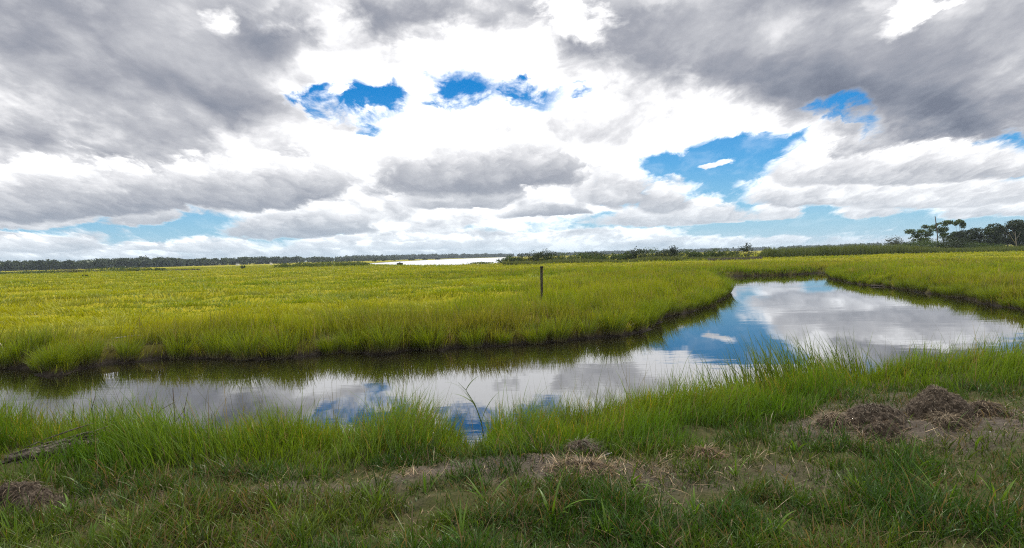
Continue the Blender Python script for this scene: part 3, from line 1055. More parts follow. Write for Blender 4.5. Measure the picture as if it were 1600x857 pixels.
base = lerp3((0.13, 0.085, 0.05), (0.40, 0.29, 0.17), rng.random(n_) ** 1.3)
o = mesh_np('dry_straw', V, F, M_STRAW, None, {'tint': tint(t, idx, base, base * 1.1, base, 0.0)})
tag(o, 'pale dry straw and roots scattered on the bare earth', 'straw', kind='stuff')

# crumbs of earth and grit
px, py, r = scatter(900, 4, 1.4, 1.6, 8.5, 50)
keep = near_side(px, py) & (py < border_y(px) + 0.1)
px, py = px[keep], py[keep]
dv = dirt_field(px, py)
keep = rng.random(len(px)) < np.clip(dv * 1.3 - 0.15, 0, 1)
px, py = px[keep], py[keep]
n_ = len(px)
sz = np.exp(rng.normal(-5.6, 0.5, n_))
octv = np.array([(1, 0, 0), (-1, 0, 0), (0, 1, 0), (0, -1, 0), (0, 0, .7), (0, 0, -.7)], float)
tri = np.array([(0, 2, 4), (2, 1, 4), (1, 3, 4), (3, 0, 4), (2, 0, 5), (1, 2, 5), (3, 1, 5), (0, 3, 5)])
B = with_height(px, py, creek_sd(px, py), -0.002)
V = (octv[None] * rng.uniform(0.6, 1.3, (n_, 6, 3)) * sz[:, None, None] + B[:, None]).reshape(-1, 3)
T = (tri[None] + (np.arange(n_) * 6)[:, None, None]).reshape(-1, 3)
o = mesh_np('earth_crumbs', V, T, M_STONE)
tag(o, 'crumbs of dry earth and grit on the bare verge', 'grit', kind='stuff')

# reeds: a tall dark green band behind the right-hand marsh
rb = [(1170, 150, 2.2), (1250, 155, 2.6), (1330, 160, 2.7), (1400, 165, 2.7), (1440, 165, 2.2), (1480, 165, 1.5), (1540, 160, 1.3), (1650, 150, 1.2), (1900, 140, 1.2)]
RU = np.array([u_of(p[0]) for p in rb])
uu = rng.uniform(u_of(1178), u_of(1900), 26000)
dep = np.interp(uu, RU, [p[1] for p in rb]) + rng.uniform(-4, 14, len(uu))
px, py = uu * dep, dep
n_ = len(px)
H = np.interp(uu, RU, [p[2] for p in rb]) * rng.uniform(0.7, 1.15, n_) * (0.8 + 0.4 * vnoise(px * 0.25, py * 0.05, 99)) * sstep(uu, u_of(1176), u_of(1200))
V, F, t, idx = blades(with_height(px, py, creek_sd(px, py)), H, rng.uniform(0.06, 0.14, n_), rng.uniform(0, 6.28, n_), np.abs(rng.normal(0.05, 0.08, n_)), np.abs(rng.normal(0.25, 0.2, n_)), 3)
f = rng.random(n_)
base = lerp3((0.035, 0.055, 0.012), (0.06, 0.08, 0.016), f)
tip = lerp3((0.07, 0.105, 0.025), (0.14, 0.16, 0.045), f)
o = mesh_np('reed_bed', V, F, M_GRASS, None, {'tint': tint(t, idx, base, tip, base, 0.0)})
tag(o, 'tall dark green reed band behind the right hand marsh', 'reeds', kind='stuff')

# reeds in front of the shrubs across the middle
uu = rng.uniform(u_of(785), u_of(1180), 9000)
dep = 138 + rng.uniform(0, 8, len(uu))
px, py = uu * dep, dep
n_ = len(px)
H = rng.uniform(0.6, 1.15, n_) * (0.5 + 0.8 * vnoise(px * 0.2, py * 0.02, 101))
V, F, t, idx = blades(with_height(px, py, creek_sd(px, py)), H, rng.uniform(0.06, 0.14, n_), rng.uniform(0, 6.28, n_), np.abs(rng.normal(0.05, 0.08, n_)), np.abs(rng.normal(0.25, 0.2, n_)), 3)
f = rng.random(n_)
o = mesh_np('reed_fringe', V, F, M_GRASS, None, {'tint': tint(t, idx, lerp3((0.04, 0.06, 0.015), (0.06, 0.08, 0.016), f), lerp3((0.09, 0.12, 0.04), (0.17, 0.18, 0.06), f), lerp3((0.04, 0.06, 0.015), (0.06, 0.08, 0.016), f), 0.0)})
tag(o, 'pale green reeds fringing the feet of the middle shrubs', 'reeds', kind='stuff')


# ------------------------------------------------------------------ trees and shrubs
def leaf_cloud(blobs, n, leaf, dark, light, seed=0, hollow=0.45, flat=0.0):
    """leaf-sized faces through the volume of a crown made of several uneven lobes"""
    g_ = np.random.default_rng(seed + 1000)
    vol = np.array([b[1][0] * b[1][1] * b[1][2] for b in blobs]) ** 0.7
    pick = g_.choice(len(blobs), n, p=vol / vol.sum())
    C = np.array([b[0] for b in blobs])[pick]
    Rd = np.array([b[1] for b in blobs])[pick]
    d = g_.normal(size=(n, 3))
    d /= np.linalg.norm(d, axis=1)[:, None]
    rad = hollow + (1 - hollow) * g_.random(n) ** 0.6
    lump = 0.72 + 0.5 * vnoise(d[:, 0] * 2.3 + pick * 3.1, d[:, 2] * 2.3 + d[:, 1] * 1.7, seed)
    P = C + d * Rd * (rad * lump)[:, None]
    twig = vnoise(P[:, 0] * 1.6 / leaf * 0.22, P[:, 2] * 1.6 / leaf * 0.22 + P[:, 1] * 0.3, seed + 3)
    ok = twig > 0.30
    P, d, pick = P[ok], d[ok], pick[ok]
    n = len(P)
    a = g_.normal(size=(n, 3))
    a /= np.linalg.norm(a, axis=1)[:, None]
    b = np.cross(a, g_.normal(size=(n, 3)) + d * 0.8)
    b /= np.linalg.norm(b, axis=1)[:, None] + 1e-9
    s = leaf * g_.uniform(0.6, 1.35, n)[:, None]
    V = np.stack([P - a * s * 0.7, P + b * s * 0.42, P + a * s * 0.7, P - b * s * 0.42], 1).reshape(-1, 3)
    F = np.arange(n * 4).reshape(-1, 4)
    f = np.clip(g_.normal(0.45, 0.25, n) + (vnoise(P[:, 0] / leaf * 0.3, P[:, 2] / leaf * 0.3, seed + 9) - 0.5) * 0.7, 0, 1)
    col = np.array(dark)[None] * (1 - f[:, None]) + np.array(light)[None] * f[:, None]
    return V, F, np.repeat(col, 4, 0)


GREENS = {
    'dark': ((0.012, 0.022, 0.007), (0.040, 0.060, 0.016)),
    'mid': ((0.028, 0.055, 0.009), (0.085, 0.13, 0.022)),
    'bright': ((0.045, 0.075, 0.010), (0.12, 0.16, 0.020)),
    'olive': ((0.030, 0.036, 0.014), (0.085, 0.088, 0.034)),
}


def gz(x, y):
    return float(height(np.array([x]), np.array([y]))[0])


def shrub(px, top, wpx, dist, label, kind='mid', name='shrub', cat='shrub', group=None, lobes=4, n=900, spiky=False, seed=None):
    """a rounded bush with several stems; height from the photo's sight line to its top"""
    seed = int(px * 7 + dist) if seed is None else seed
    g_ = np.random.default_rng(seed)
    t = at_d(px, top, dist)
    x0, y0 = t.x, t.y
    zb = gz(x0, y0)
    h = max(0.6, t.z - zb)
    wd = wpx / 1000.0 * dist
    root = empty(name, (x0, y0, zb), label, cat, group)
    bl = []
    for k in range(lobes):
        fx = (k + 0.5) / lobes - 0.5
        hh = h * (1 - 0.9 * fx * fx) * g_.uniform(0.72, 1.0)
        if k == lobes // 2:
            hh = h
        bl.append(((fx * wd * 0.8, g_.uniform(-0.25, 0.25) * wd, hh * 0.56), (wd * g_.uniform(0.24, 0.36), wd * 0.32, hh * 0.50)))
    leaf = max(0.09, dist * 0.0011)
    V, F, c = leaf_cloud(bl, n, leaf, *GREENS[kind], seed=seed, hollow=0.3)
    if spiky:
        for k in range(14):
            a0 = g_.uniform(-1.1, 1.1)
            L = h * g_.uniform(0.35, 0.62)
            m_ = 26
            tt = g_.random(m_)
            P = np.stack([np.sin(a0) * L * tt + g_.normal(0, .1, m_), g_.normal(0, .35, m_) * wd * 0.3, h * 0.5 + np.cos(a0) * L * tt], 1)
            v2 = (P[:, None] + g_.normal(0, leaf * 0.55, (m_, 4, 3))).reshape(-1, 3)
            F = np.concatenate([F, np.arange(m_ * 4).reshape(-1, 4) + len(V)])
            V = np.concatenate([V, v2])
            c = np.concatenate([c, np.repeat(np.array(GREENS[kind][0])[None] * 1.3, m_ * 4, 0)])
    V[:, 2] = np.maximum(V[:, 2], -0.05)
    mesh_np('foliage', V, F, M_FOLIAGE, root, {'tint': c})
    st = Acc()
    for k in range(4):
        fx = g_.uniform(-0.3, 0.3) * wd
        st.tube([(0, 0, -0.1), (fx * 0.7, g_.uniform(-.1, .1) * wd, h * 0.35), (fx, g_.uniform(-.15, .15) * wd, h * 0.7)], [0.05 * h ** .5, 0.035 * h ** .5, 0.015], 5)
    st.build('stem', M_BARK, root)
    return root


def tree(px, base_y_dist, crowns, label, kind='dark', trunk_w=0.16, name='tree', n=2600, limbs=True, leaf=None, group=None, hollow=0.35, seed=None, lean=0.0, bark=None):
    """crowns: photo pixel centre and half sizes (px) of every leafy lobe at the tree's distance; a limb reaches into each"""
    dist = base_y_dist
    seed = int(px * 3 + dist) if seed is None else seed
    g_ = np.random.default_rng(seed)
    b0 = at_d(px, 390, dist)
    zb = gz(b0.x, b0.y)
    root = empty(name, (b0.x, b0.y, zb), label, 'tree', group)
    bl, tk = [], Acc()
    fork = Vector((lean * 1.2, 0, 0))
    tops = []
    for cx, cy, hw, hh in crowns:
        c_ = at_d(cx, cy, dist) - Vector((b0.x, b0.y, zb))
        sc = dist / 1000.0
        off = g_.uniform(-0.5, 0.5) * hw * sc
        hh = hh * 1.2 if hh < 6 else hh
        bl.append(((c_.x, off, c_.z), (hw * sc, hw * sc * 0.9, hh * sc)))
        tops.append(Vector((c_.x, off, c_.z)))
    hmax = max(t.z for t in tops)
    fk = Vector((lean, 0, hmax * 0.34))
    tk.tube([(0, 0, -0.2), (lean * 0.3, 0.02, hmax * 0.17), tuple(fk)], [trunk_w, trunk_w * 0.85, trunk_w * 0.7], 8)
    for t in tops:
        mid = fk.lerp(t, 0.5) + Vector((g_.uniform(-.3, .3), g_.uniform(-.3, .3), 0.25))
        tk.tube([tuple(fk), tuple(mid), tuple(t)], [trunk_w * 0.55, trunk_w * 0.35, trunk_w * 0.12], 6)
        for k in range(5):
            e = t + Vector((g_.uniform(-1, 1), g_.uniform(-1, 1), g_.uniform(-0.3, 0.9))) * 0.9
            tk.tube([tuple(mid.lerp(t, g_.uniform(0.2, 0.9))), tuple(e)], [trunk_w * 0.16, trunk_w * 0.05], 4)
    tk.build('trunk', bark or M_BARK, root)
    V, F, c = leaf_cloud(bl, n if kind == 'dark' else int(n * 1.5), leaf or dist * 0.0014, *GREENS[kind], seed=seed, hollow=hollow)
    mesh_np('crown', V, F, M_FOLIAGE, root, {'tint': c})
    return root


D1 = 150
CG = 'shrubs in a row across the middle of the marsh'
for px, top, wpx, kind, lobes, lab in (
        (797, 402, 28, 'mid', 3, 'lowest bush at the left end of the middle shrub row, beside the bay'),
        (833, 394, 40, 'dark', 5, 'dark knobbly shrub just left above the wooden post'),
        (851, 392.5, 28, 'dark', 3, 'tall dark shrub directly above the wooden post'),
        (876, 396.5, 34, 'mid', 4, 'green shrub just right of the one above the post'),
        (906, 394.5, 38, 'mid', 4, 'green rounded shrub right of the small gap in the row'),
        (928, 395.5, 32, 'dark', 4, 'dark shrub left of the thin twiggy top in the row'),
        (957, 396.5, 36, 'mid', 5, 'low green shrub under the thin twiggy top in the row'),
        (978, 395.5, 28, 'mid', 3, 'small green shrub left of the tallest clump of the row'),
        (993, 388.5, 30, 'dark', 3, 'tall dark shrub beginning the tallest clump of the row'),
        (1014, 389.5, 40, 'mid', 4, 'broad green shrub in the tallest clump of the row'),
        (1036, 391, 30, 'dark', 4, 'dark shrub just left of the spiky cedar'),
        (1072, 391.5, 32, 'mid', 4, 'green shrub just right of the spiky cedar'),
        (1092, 394.5, 24, 'mid', 3, 'low bush by the small gleam of water right of the cedar'),
        (1114, 390.5, 26, 'mid', 4, 'green shrub between the cedar and the lone dark bush'),
        (1134, 392.5, 30, 'bright', 4, 'light green shrub just left of the lone dark bush')):
    shrub(px, top - 1.6, wpx * 1.35, D1 + (int(px) % 5) * 2, lab, kind, group=CG, lobes=lobes, n=3200)
shrub(1053, 384.5, 20, 147, 'spiky dark cedar poking out of the middle shrub row', 'dark', 'cedar_bush', 'bush', lobes=3, n=700, spiky=True)
shrub(1166, 381.5, 32, 148, 'lone dark spiky bush standing left of the reed band', 'dark', 'spiky_bush', 'bush', lobes=5, n=1300, spiky=True)
shrub(752, 409.2, 34, 168, 'low rounded green bush at the right end of the bay shore', 'bright', 'low_bush', 'bush', lobes=5, n=900)
shrub(625, 410.2, 10, 205, 'small dark hump on the bay shore in front of the white water', 'dark', 'low_bush', 'bush', lobes=3, n=350)
shrub(380, 413.0, 7, 200, 'single small round bush alone on the left meadow', 'mid', 'round_bush', 'bush', lobes=3, n=300)
shrub(132, 429.5, 8, 125, 'tiny dark bush nearest the viewer on the far left meadow', 'dark', 'low_bush', 'bush', lobes=3, n=260)
SG = 'bright shrubs of the thicket left of the bay'
for px, top, wpx, lab in ((448, 410.5, 34, 'left end bush of the bright thicket left of the bay'), (472, 409.2, 34, 'second bush from the left in the bright thicket'),
                          (497, 408.3, 36, 'bush in the middle of the bright thicket left of the bay'), (520, 405.8, 40, 'tallest bush of the bright thicket left of the bay'),
                          (544, 407.2, 34, 'bush just right of the tallest in the bright thicket'), (562, 408.3, 26, 'right end bush of the bright thicket, touching the water')):
    shrub(px, top, wpx * 1.2, 205 + (px % 4), lab, 'bright', group=SG, lobes=5, n=1300)
LG = 'scattered shrubs before the left forest'
for px, top, wpx, kind, lab in ((6, 423.5, 40, 'mid', 'shrub at the left edge of the picture before the forest'), (42, 422.5, 34, 'mid', 'second shrub from the left picture edge'),
                                (78, 421.5, 36, 'mid', 'dull green shrub third from the left picture edge'), (112, 420.0, 30, 'olive', 'greyish twiggy shrub below the low part of the forest'),
                                (152, 417.3, 40, 'mid', 'left end of the longer shrub strip before the forest'), (182, 416.0, 44, 'mid', 'broad shrub in the middle of the strip before the forest'),
                                (212, 416.2, 36, 'bright', 'light green shrub in the strip below the highest forest tops'), (204, 419.3, 16, 'bright', 'small bright bush standing before the shrub strip'),
                                (227, 418.0, 18, 'bright', 'round bright bush right before the shrub strip'), (246, 418.6, 16, 'mid', 'last round bush, left of the grey wrack bank')):
    shrub(px, top, wpx * 1.15, 215 + (px % 7), lab, kind, group=LG, lobes=5, n=800)
BG_ = 'dark bushes on the far shore of the bay'
for px, top, wpx, lab in ((586, 405.0, 10, 'dark bush at the left end of the far bay shore'), (601, 404.3, 9, 'second dark bush along the far bay shore'), (617, 403.8, 10, 'third dark bush along the far bay shore'),
                          (643, 403.6, 10, 'fourth dark bush along the far bay shore'), (664, 403.7, 8, 'fifth dark bush along the far bay shore'), (684, 403.2, 8, 'dark bush at the right end of the far bay shore')):
    shrub(px, top, wpx, 600 + (px - 586) * 3.2, lab, 'dark', 'shore_bush', 'bush', group=BG_, lobes=3, n=260)

# the stand of trees on the right
T_ = 200
shrub(1398, 369.5, 34, T_, 'feathery olive bush at the left end of the right hand trees', 'olive', 'feathery_bush', 'bush', lobes=5, n=1100, spiky=True)
tree(1446, T_, [(1424, 362, 9, 3.5), (1434, 368, 9, 4), (1446, 355, 8, 3), (1452, 366, 9, 4), (1430, 374, 10, 4), (1445, 376, 12, 5), (1438, 362, 9, 3), (1456, 360, 6, 2.5)], 'thin open tree with sky between its flat leafy tiers, left of the pole', 'mid', 0.13, 'open_tree', 2600, hollow=0.1, leaf=0.30)
tree(1474, T_ + 3, [(1470, 351, 9, 3), (1481, 348, 8, 3), (1463, 355, 8, 3), (1470, 360, 10, 5), (1476, 369, 12, 6), (1488, 372, 10, 6)], 'open crowned tree directly behind the pole', 'mid', 0.14, 'open_tree', 3200, hollow=0.1, leaf=0.30)
tree(1494, T_ + 1, [(1497, 347, 7, 3), (1503, 352, 5, 5), (1491, 350, 5, 2.5), (1497, 368, 10, 5)], 'thin tree with bare limbs and one tuft of leaves, right of the pole', 'mid', 0.12, 'open_tree', 1500, hollow=0.1, leaf=0.30, lean=0.5, bark=M_PALE_BARK)
tree(1518, T_ - 2, [(1510, 368, 17, 9), (1526, 364, 14, 8), (1502, 376, 16, 9), (1530, 376, 16, 10), (1516, 382, 22, 9)], 'dense dark rounded tree between the open trees and the largest tree', 'dark', 0.2, 'dense_tree', 11000, leaf=0.3)
tree(1574, T_ - 6, [(1584, 352, 15, 9), (1563, 358, 18, 9), (1550, 364, 13, 8), (1592, 364, 18, 12), (1572, 372, 22, 12), (1552, 378, 16, 11), (1610, 360, 18, 13), (1595, 381, 20, 9)], 'largest dense dark tree at the right edge', 'dark', 0.26, 'dense_tree', 22000, leaf=0.3)
tree(1632, T_ - 4, [(1630, 356, 18, 11), (1648, 362, 20, 14), (1625, 372, 20, 14), (1665, 372, 20, 14)], 'dense dark tree beyond the right picture edge', 'dark', 0.24, 'dense_tree', 8000, leaf=0.3)
# bare pale tree standing before the largest one
b0 = at_d(1588, 390, T_ - 16)
zb = gz(b0.x, b0.y)
root = empty('bare_tree', (b0.x, b0.y, zb), 'bare pale dead tree in front of the largest dark tree', 'tree')
k_ = (T_ - 16) / 1000.0


def dp(px, py):
    c_ = at_d(px, py, T_ - 16)
    return (c_.x - b0.x, 0, c_.z - zb)


a_ = Acc()
a_.tube([(0, 0, -0.2), dp(1588, 383), dp(1587, 374), dp(1586, 362)], [0.16, 0.13, 0.10, 0.04], 7)
a_.build('trunk', M_PALE_BARK, root)
for path, rr_ in (([dp(1588, 382), dp(1582, 374), dp(1577, 365), dp(1574, 358)], 0.085), ([dp(1587, 376), dp(1592, 368), dp(1595, 362)], 0.06), ([dp(1579, 369), dp(1573, 366), dp(1569, 362)], 0.045), ([dp(1587, 370), dp(1582, 362), dp(1581, 356)], 0.05)):
    a_ = Acc()
    a_.tube(path, [rr_ * (1 - 0.75 * i / (len(path) - 1)) for i in range(len(path))], 5)
    a_.build('limb', M_PALE_BARK, root)
for px, top, wpx, kind, lab in ((1455, 373, 50, 'mid', 'green shrub at the foot of the pole'), (1428, 376, 46, 'mid', 'green shrub below the thin open tree'), (1490, 369, 54, 'dark', 'dark green shrub before the thin tree with bare limbs'),
                                (1530, 378, 56, 'mid', 'lighter green shrub before the dense rounded tree'), (1560, 381, 44, 'mid', 'low green shrub left of the bare dead tree')):
    shrub(px, top, wpx, T_ - 24, lab, kind, group='shrubs at the foot of the right hand trees', lobes=5, n=4000)
# bare twigs above the crowns
p0 = at_d(1463.5, 392, T_ - 1)
zb = gz(p0.x, p0.y)
root = empty('utility_pole', (p0.x, p0.y, zb), 'plain dark pole rising above the open trees', 'pole')
tp = at_d(1461.2, 338.5, T_ - 1)
a_ = Acc()
a_.tube([(0.5, 0, -0.3), (0.25, 0, (tp.z - zb) * 0.5), (tp.x - p0.x, 0, tp.z - zb)], [0.17, 0.15, 0.12], 8)
a_.build('shaft', M_POLE, root)

# ------------------------------------------------------------------ far woods reading as one mass
def belt(name, label, prof, depth, per_m, lf, dark, light, seed, crown=6.5):
    g_ = np.random.default_rng(seed)
    PX = np.array([p[0] for p in prof], float)
    TY = np.array([p[1] for p in prof], float) + 0.6
    DD = np.array([p[2] for p in prof], float)
    length = sum(math.hypot((u_of(PX[i + 1]) * DD[i + 1] - u_of(PX[i]) * DD[i]), DD[i + 1] - DD[i]) for i in range(len(PX) - 1))
    nt = int(length * per_m)
    VV, FF, CC, nv = [], [], [], 0
    for k in range(nt):
        px = g_.uniform(PX[0], PX[-1])
        back = g_.random() ** 1.3 * depth
        d = np.interp(px, PX, DD)
        top = at_d(px, np.interp(px, PX, TY), d)
        x0, y0 = top.x * (d + back) / d, d + back
        h = (top.z - 0.3) * (0.76 + 0.24 * float(vnoise(np.array([px * 0.11]), np.array([back * 0.05]), seed)[0])) * g_.uniform(0.9, 1.06) + back * 0.004
        h = max(h, 1.5)
        cw = crown * g_.uniform(0.35, 0.65)
        cz = h * 0.60
        m_ = 80
        dr = g_.normal(size=(m_, 3))
        dr /= np.linalg.norm(dr, axis=1)[:, None]
        P = np.array((x0, y0, cz + 0.3)) + dr * np.array((cw, cw, h * 0.42)) * g_.uniform(0.5, 1.05, m_)[:, None]
        P[:8, 2] = g_.uniform(0.3, max(0.5, h * 0.4), 8)
        v_ = (P[:, None] + g_.normal(0, lf, (m_, 4, 3))).reshape(-1, 3)
        VV.append(v_)
        FF.append(np.arange(m_ * 4).reshape(-1, 4) + nv)
        nv += m_ * 4
        f = np.clip(g_.normal(0.4, 0.2) + g_.normal(0, 0.15, m_), 0, 1)
        CC.append(np.repeat(np.array(dark)[None] * (1 - f[:, None]) + np.array(light)[None] * f[:, None], 4, 0))
    o = mesh_np(name, np.concatenate(VV), np.concatenate(FF), M_FOLIAGE, None, {'tint': np.concatenate(CC)})
    return tag(o, label, 'forest', kind='stuff')


belt('forest', 'dark green forest along the left horizon',
     [(-500, 409, 560), (-100, 407, 560), (0, 406, 560), (50, 406.5, 570), (75, 404.5, 570), (110, 406.5, 580), (155, 403.5, 585), (200, 400.8, 590), (215, 400.5, 590), (235, 402, 600), (252, 401, 600), (275, 402.5, 620), (300, 403.5, 650),
      (345, 402.3, 680), (385, 400.8, 700), (412, 399.6, 740), (450, 400.4, 800), (500, 400.6, 850), (535, 400.3, 950), (570, 400.6, 1050), (625, 400.0, 1150)], 60, 1.0, 0.75, (0.020, 0.034, 0.016), (0.07, 0.095, 0.032), 21, 8.0)
belt('distant_forest', 'hazy blue green forest on the far side of the bay',
     [(540, 399.8, 1500), (600, 399, 1600), (680, 397.6, 1700), (740, 397.2, 1800), (800, 397.2, 1900), (870, 395.2, 2000), (960, 392.3, 2000), (1010, 391.4, 2000), (1060, 390.2, 2000), (1110, 388.4, 2000), (1180, 386.6, 2000), (1250, 384.2, 1900),
      (1320, 381.8, 1800), (1370, 379.9, 1700), (1440, 379.5, 1700), (1600, 376, 1700), (2200, 366, 1700)], 120, 0.28, 2.2, (0.016, 0.028, 0.014), (0.042, 0.060, 0.024), 22, 13)
shrub(757, 395.0, 12, 1500, 'tall dark clump of trees on the far shore of the bay', 'dark', 'tree_clump', 'trees', lobes=4, n=300)

# two tiny white buildings at the foot of the left forest
for px, py, wd, lab in ((423.5, 409.5, 1.2, 'tiny white building left of the bright thicket'), (371, 408.6, 1.8, 'tiny pale building at the foot of the left forest')):
    b0 = at_d(px, py, 540)
    zb = gz(b0.x, b0.y)
    root = empty('house', (b0.x, b0.y, zb), lab, 'house')
    hh = 1.5
    a_ = Acc()
    a_.add(np.array([(sx * wd / 2, sy * 1.6, sz) for sz in (0, hh) for sx, sy in ((-1, -1), (1, -1), (1, 1), (-1, 1))]), [(0, 1, 5, 4), (1, 2, 6, 5), (2, 3, 7, 6), (3, 0, 4, 7)])
    a_.build('wall', M_WHITE, root, smooth=False)
    a_ = Acc()
    e_ = wd / 2 + 0.15
    a_.add(np.array([(-e_, -1.8, hh - 0.05), (e_, -1.8, hh - 0.05), (e_, 0, hh + 0.7), (-e_, 0, hh + 0.7), (-e_, 1.8, hh - 0.05), (e_, 1.8, hh - 0.05)]), [(0, 1, 2, 3), (3, 2, 5, 4), (0, 4, 5, 1)])
    a_.build('roof', M_ROOF, root, smooth=False)

# grey banks of dead stalks (wrack)
for nm_lab, p0, p1, d, hgt in (('grey brown wrack bank left of centre below the forest', 252, 312, 205, 0.55), ('grey brown strip of dead stalks under the lone dark bush', 1105, 1190, 132, 0.6), ('pale grey strip of dead stalks below the left forest', -20, 130, 300, 0.7)):
    n_ = 1600
    uu = rng.uniform(u_of(p0), u_of(p1), n_)
    dep = d + rng.uniform(-2, 2, n_)
    xx, yy = uu * dep, dep
    V, F, t, idx = blades(with_height(xx, yy, creek_sd(xx, yy)), hgt * rng.uniform(0.5, 1.2, n_), np.full(n_, 0.12), rng.uniform(0, 6.28, n_), np.abs(rng.normal(0.3, 0.3, n_)), np.abs(rng.normal(0.3, 0.3, n_)), 2)
    c_ = lerp3((0.055, 0.045, 0.04), (0.15, 0.125, 0.11), rng.random(n_))
    tag(mesh_np('dead_stalk_bank', V, F, M_STRAW, None, {'tint': tint(t, idx, c_, c_, c_, 0)}), nm_lab, 'dead stalks', kind='stuff')

# ------------------------------------------------------------------ the wooden post
pd = 25.0
pb = at_d(845.2, 450, pd)
zb = gz(pb.x, pb.y)
ptop = at_d(846.3, 416.2, pd)
root = empty('wooden_post', (pb.x, pb.y, zb), 'weathered wooden post standing alone in the cordgrass', 'post')
h = ptop.z - zb
V, Q = [], []
rings, sides = 26, 16
for i in range(rings):
    t = i / (rings - 1)
    for k in range(sides):
        a = 2 * math.pi * k / sides
        rad = 0.053 * (1 + 0.05 * math.sin(3 * a + 1.3) + 0.05 * (random.random() - 0.5)) * (1.0 - 0.05 * t)
        V.append((math.cos(a) * rad + (ptop.x - pb.x) * t + 0.008 * math.sin(t * 5), math.sin(a) * rad, -0.4 + (h - 0.06 + 0.4) * t))
for i in range(rings - 1):
    for k in range(sides):
        Q.append((i * sides + k, i * sides + (k + 1) % sides, (i + 1) * sides + (k + 1) % sides, (i + 1) * sides + k))
mesh_np('shaft', np.array(V), np.array(Q), M_POST, root, smooth=True)
a_ = Acc()
tx = ptop.x - pb.x
a_.tube([(tx, 0, h - 0.075), (tx, 0, h - 0.07), (tx, 0, h - 0.012), (tx, 0, h)], [0.058, 0.066, 0.065, 0.053], 16)
a_.build('cap', M_POST_CAP, root)

# ------------------------------------------------------------------ tussocks hanging over the far bank, each liftable by itself
protos = []
for k in range(6):
    g_ = np.random.default_rng(300 + k)
    n_ = 260
    a = g_.uniform(0, 2 * math.pi, n_)
    rad = 0.26 * np.sqrt(g_.random(n_))
    P = np.stack([np.cos(a) * rad, np.sin(a) * rad, np.full(n_, -0.03)], 1)
    yaw = a + g_.normal(0, 0.45, n_)
    V, F, t, idx = blades(P, g_.uniform(0.6, 1.08, n_), g_.uniform(0.008, 0.014, n_), yaw, np.clip(rad * 0.8 + g_.normal(0.05, 0.08, n_), 0, 0.6), np.abs(g_.normal(0.42, 0.28, n_)), 4)
    f = np.clip(g_.normal(0.5, 0.25, n_), 0, 1)
    base = lerp3((0.036, 0.060, 0.006), (0.062, 0.092, 0.007), f)
    tip = lerp3((0.145, 0.225, 0.008), (0.28, 0.335, 0.010), f)
    stem = lerp3((0.08, 0.068, 0.05), (0.17, 0.145, 0.11), g_.random(n_))
    tp_ = tint(t, idx, base, tip, stem, 0.34)
    me_o = mesh_np('cordgrass_tussock', V, F, M_GRASS, None, {'tint': tp_})
    protos.append(me_o)
used = 0


def line_bank(poly, step, near_y, label, group):
    """tussocks, one by one, along a bank line"""
    global used
    cum = 0.0
    for (ax, ay), (bx, by) in zip(poly[:-1], poly[1:]):
        L = math.hypot(bx - ax, by - ay)
        while cum < L:
            t = cum / L
            x0, y0 = ax + (bx - ax) * t, ay + (by - ay) * t
            nx_, ny_ = -(by - ay) / L, (bx - ax) / L
            cum += random.uniform(*step) * (1 if y0 < near_y else 1.5 if y0 < 38 else 2.4)
            best = None
            for s_ in (0.05, 0.2, 0.35, 0.5, 0.75):
                for sg in (1, -1):
                    q_ = (x0 + nx_ * s_ * sg, y0 + ny_ * s_ * sg)
                    sdq = float(creek_sd(np.array([q_[0]]), np.array([q_[1]]))[0])
                    if -0.04 < sdq < 0.24 and best is None:
                        best = q_
            if best is None:
                continue
            o = protos[used % 6] if used < 6 else protos[used % 6].copy()
            if used >= 6:
                COL.objects.link(o)
            sc = random.uniform(0.42, 0.92)
            o.location = (best[0], best[1], gz(*best))
            o.rotation_euler = (random.uniform(-.12, .12), random.uniform(-.12, .12), random.uniform(0, 6.28))
            o.scale = (sc * 1.25, sc * 1.25, sc)
            tag(o, label, 'grass tussock', group)
            used += 1
        cum -= L


line_bank([p for p in far_w if U(-30) < p[0] / p[1] < U(1145)], (0.42, 1.25), 22, 'cordgrass tussock hanging over the muddy edge of the left marsh', 'cordgrass tussocks along the left marsh edge')
line_bank([p for p in right_w if U(1290) < p[0] / p[1] < U(1640)], (0.5, 1.2), 26, 'cordgrass tussock hanging over the water edge of the right marsh', 'cordgrass tussocks along the right marsh edge')
print('tussocks', used)
for px, py, sc, lab in ((92, 583, 0.72, 'cordgrass tussock standing farthest out in the water at the left'), (74, 581, 0.55, 'smaller tussock beside the one farthest out at the left'), (1133, 458, 0.9, 'cordgrass tussock on the tip of the far bank where the creek bends')):
    q_ = at(px, py, 0.0)
    o = protos[int(px) % 6].copy()
    COL.objects.link(o)
    o.location = (q_.x, q_.y, -0.03)
    o.scale = (sc * 1.15, sc * 1.15, sc)
    o.rotation_euler = (0, 0, px)
    o['label'], o['group'] = lab, 'cordgrass tussocks standing out in the water'

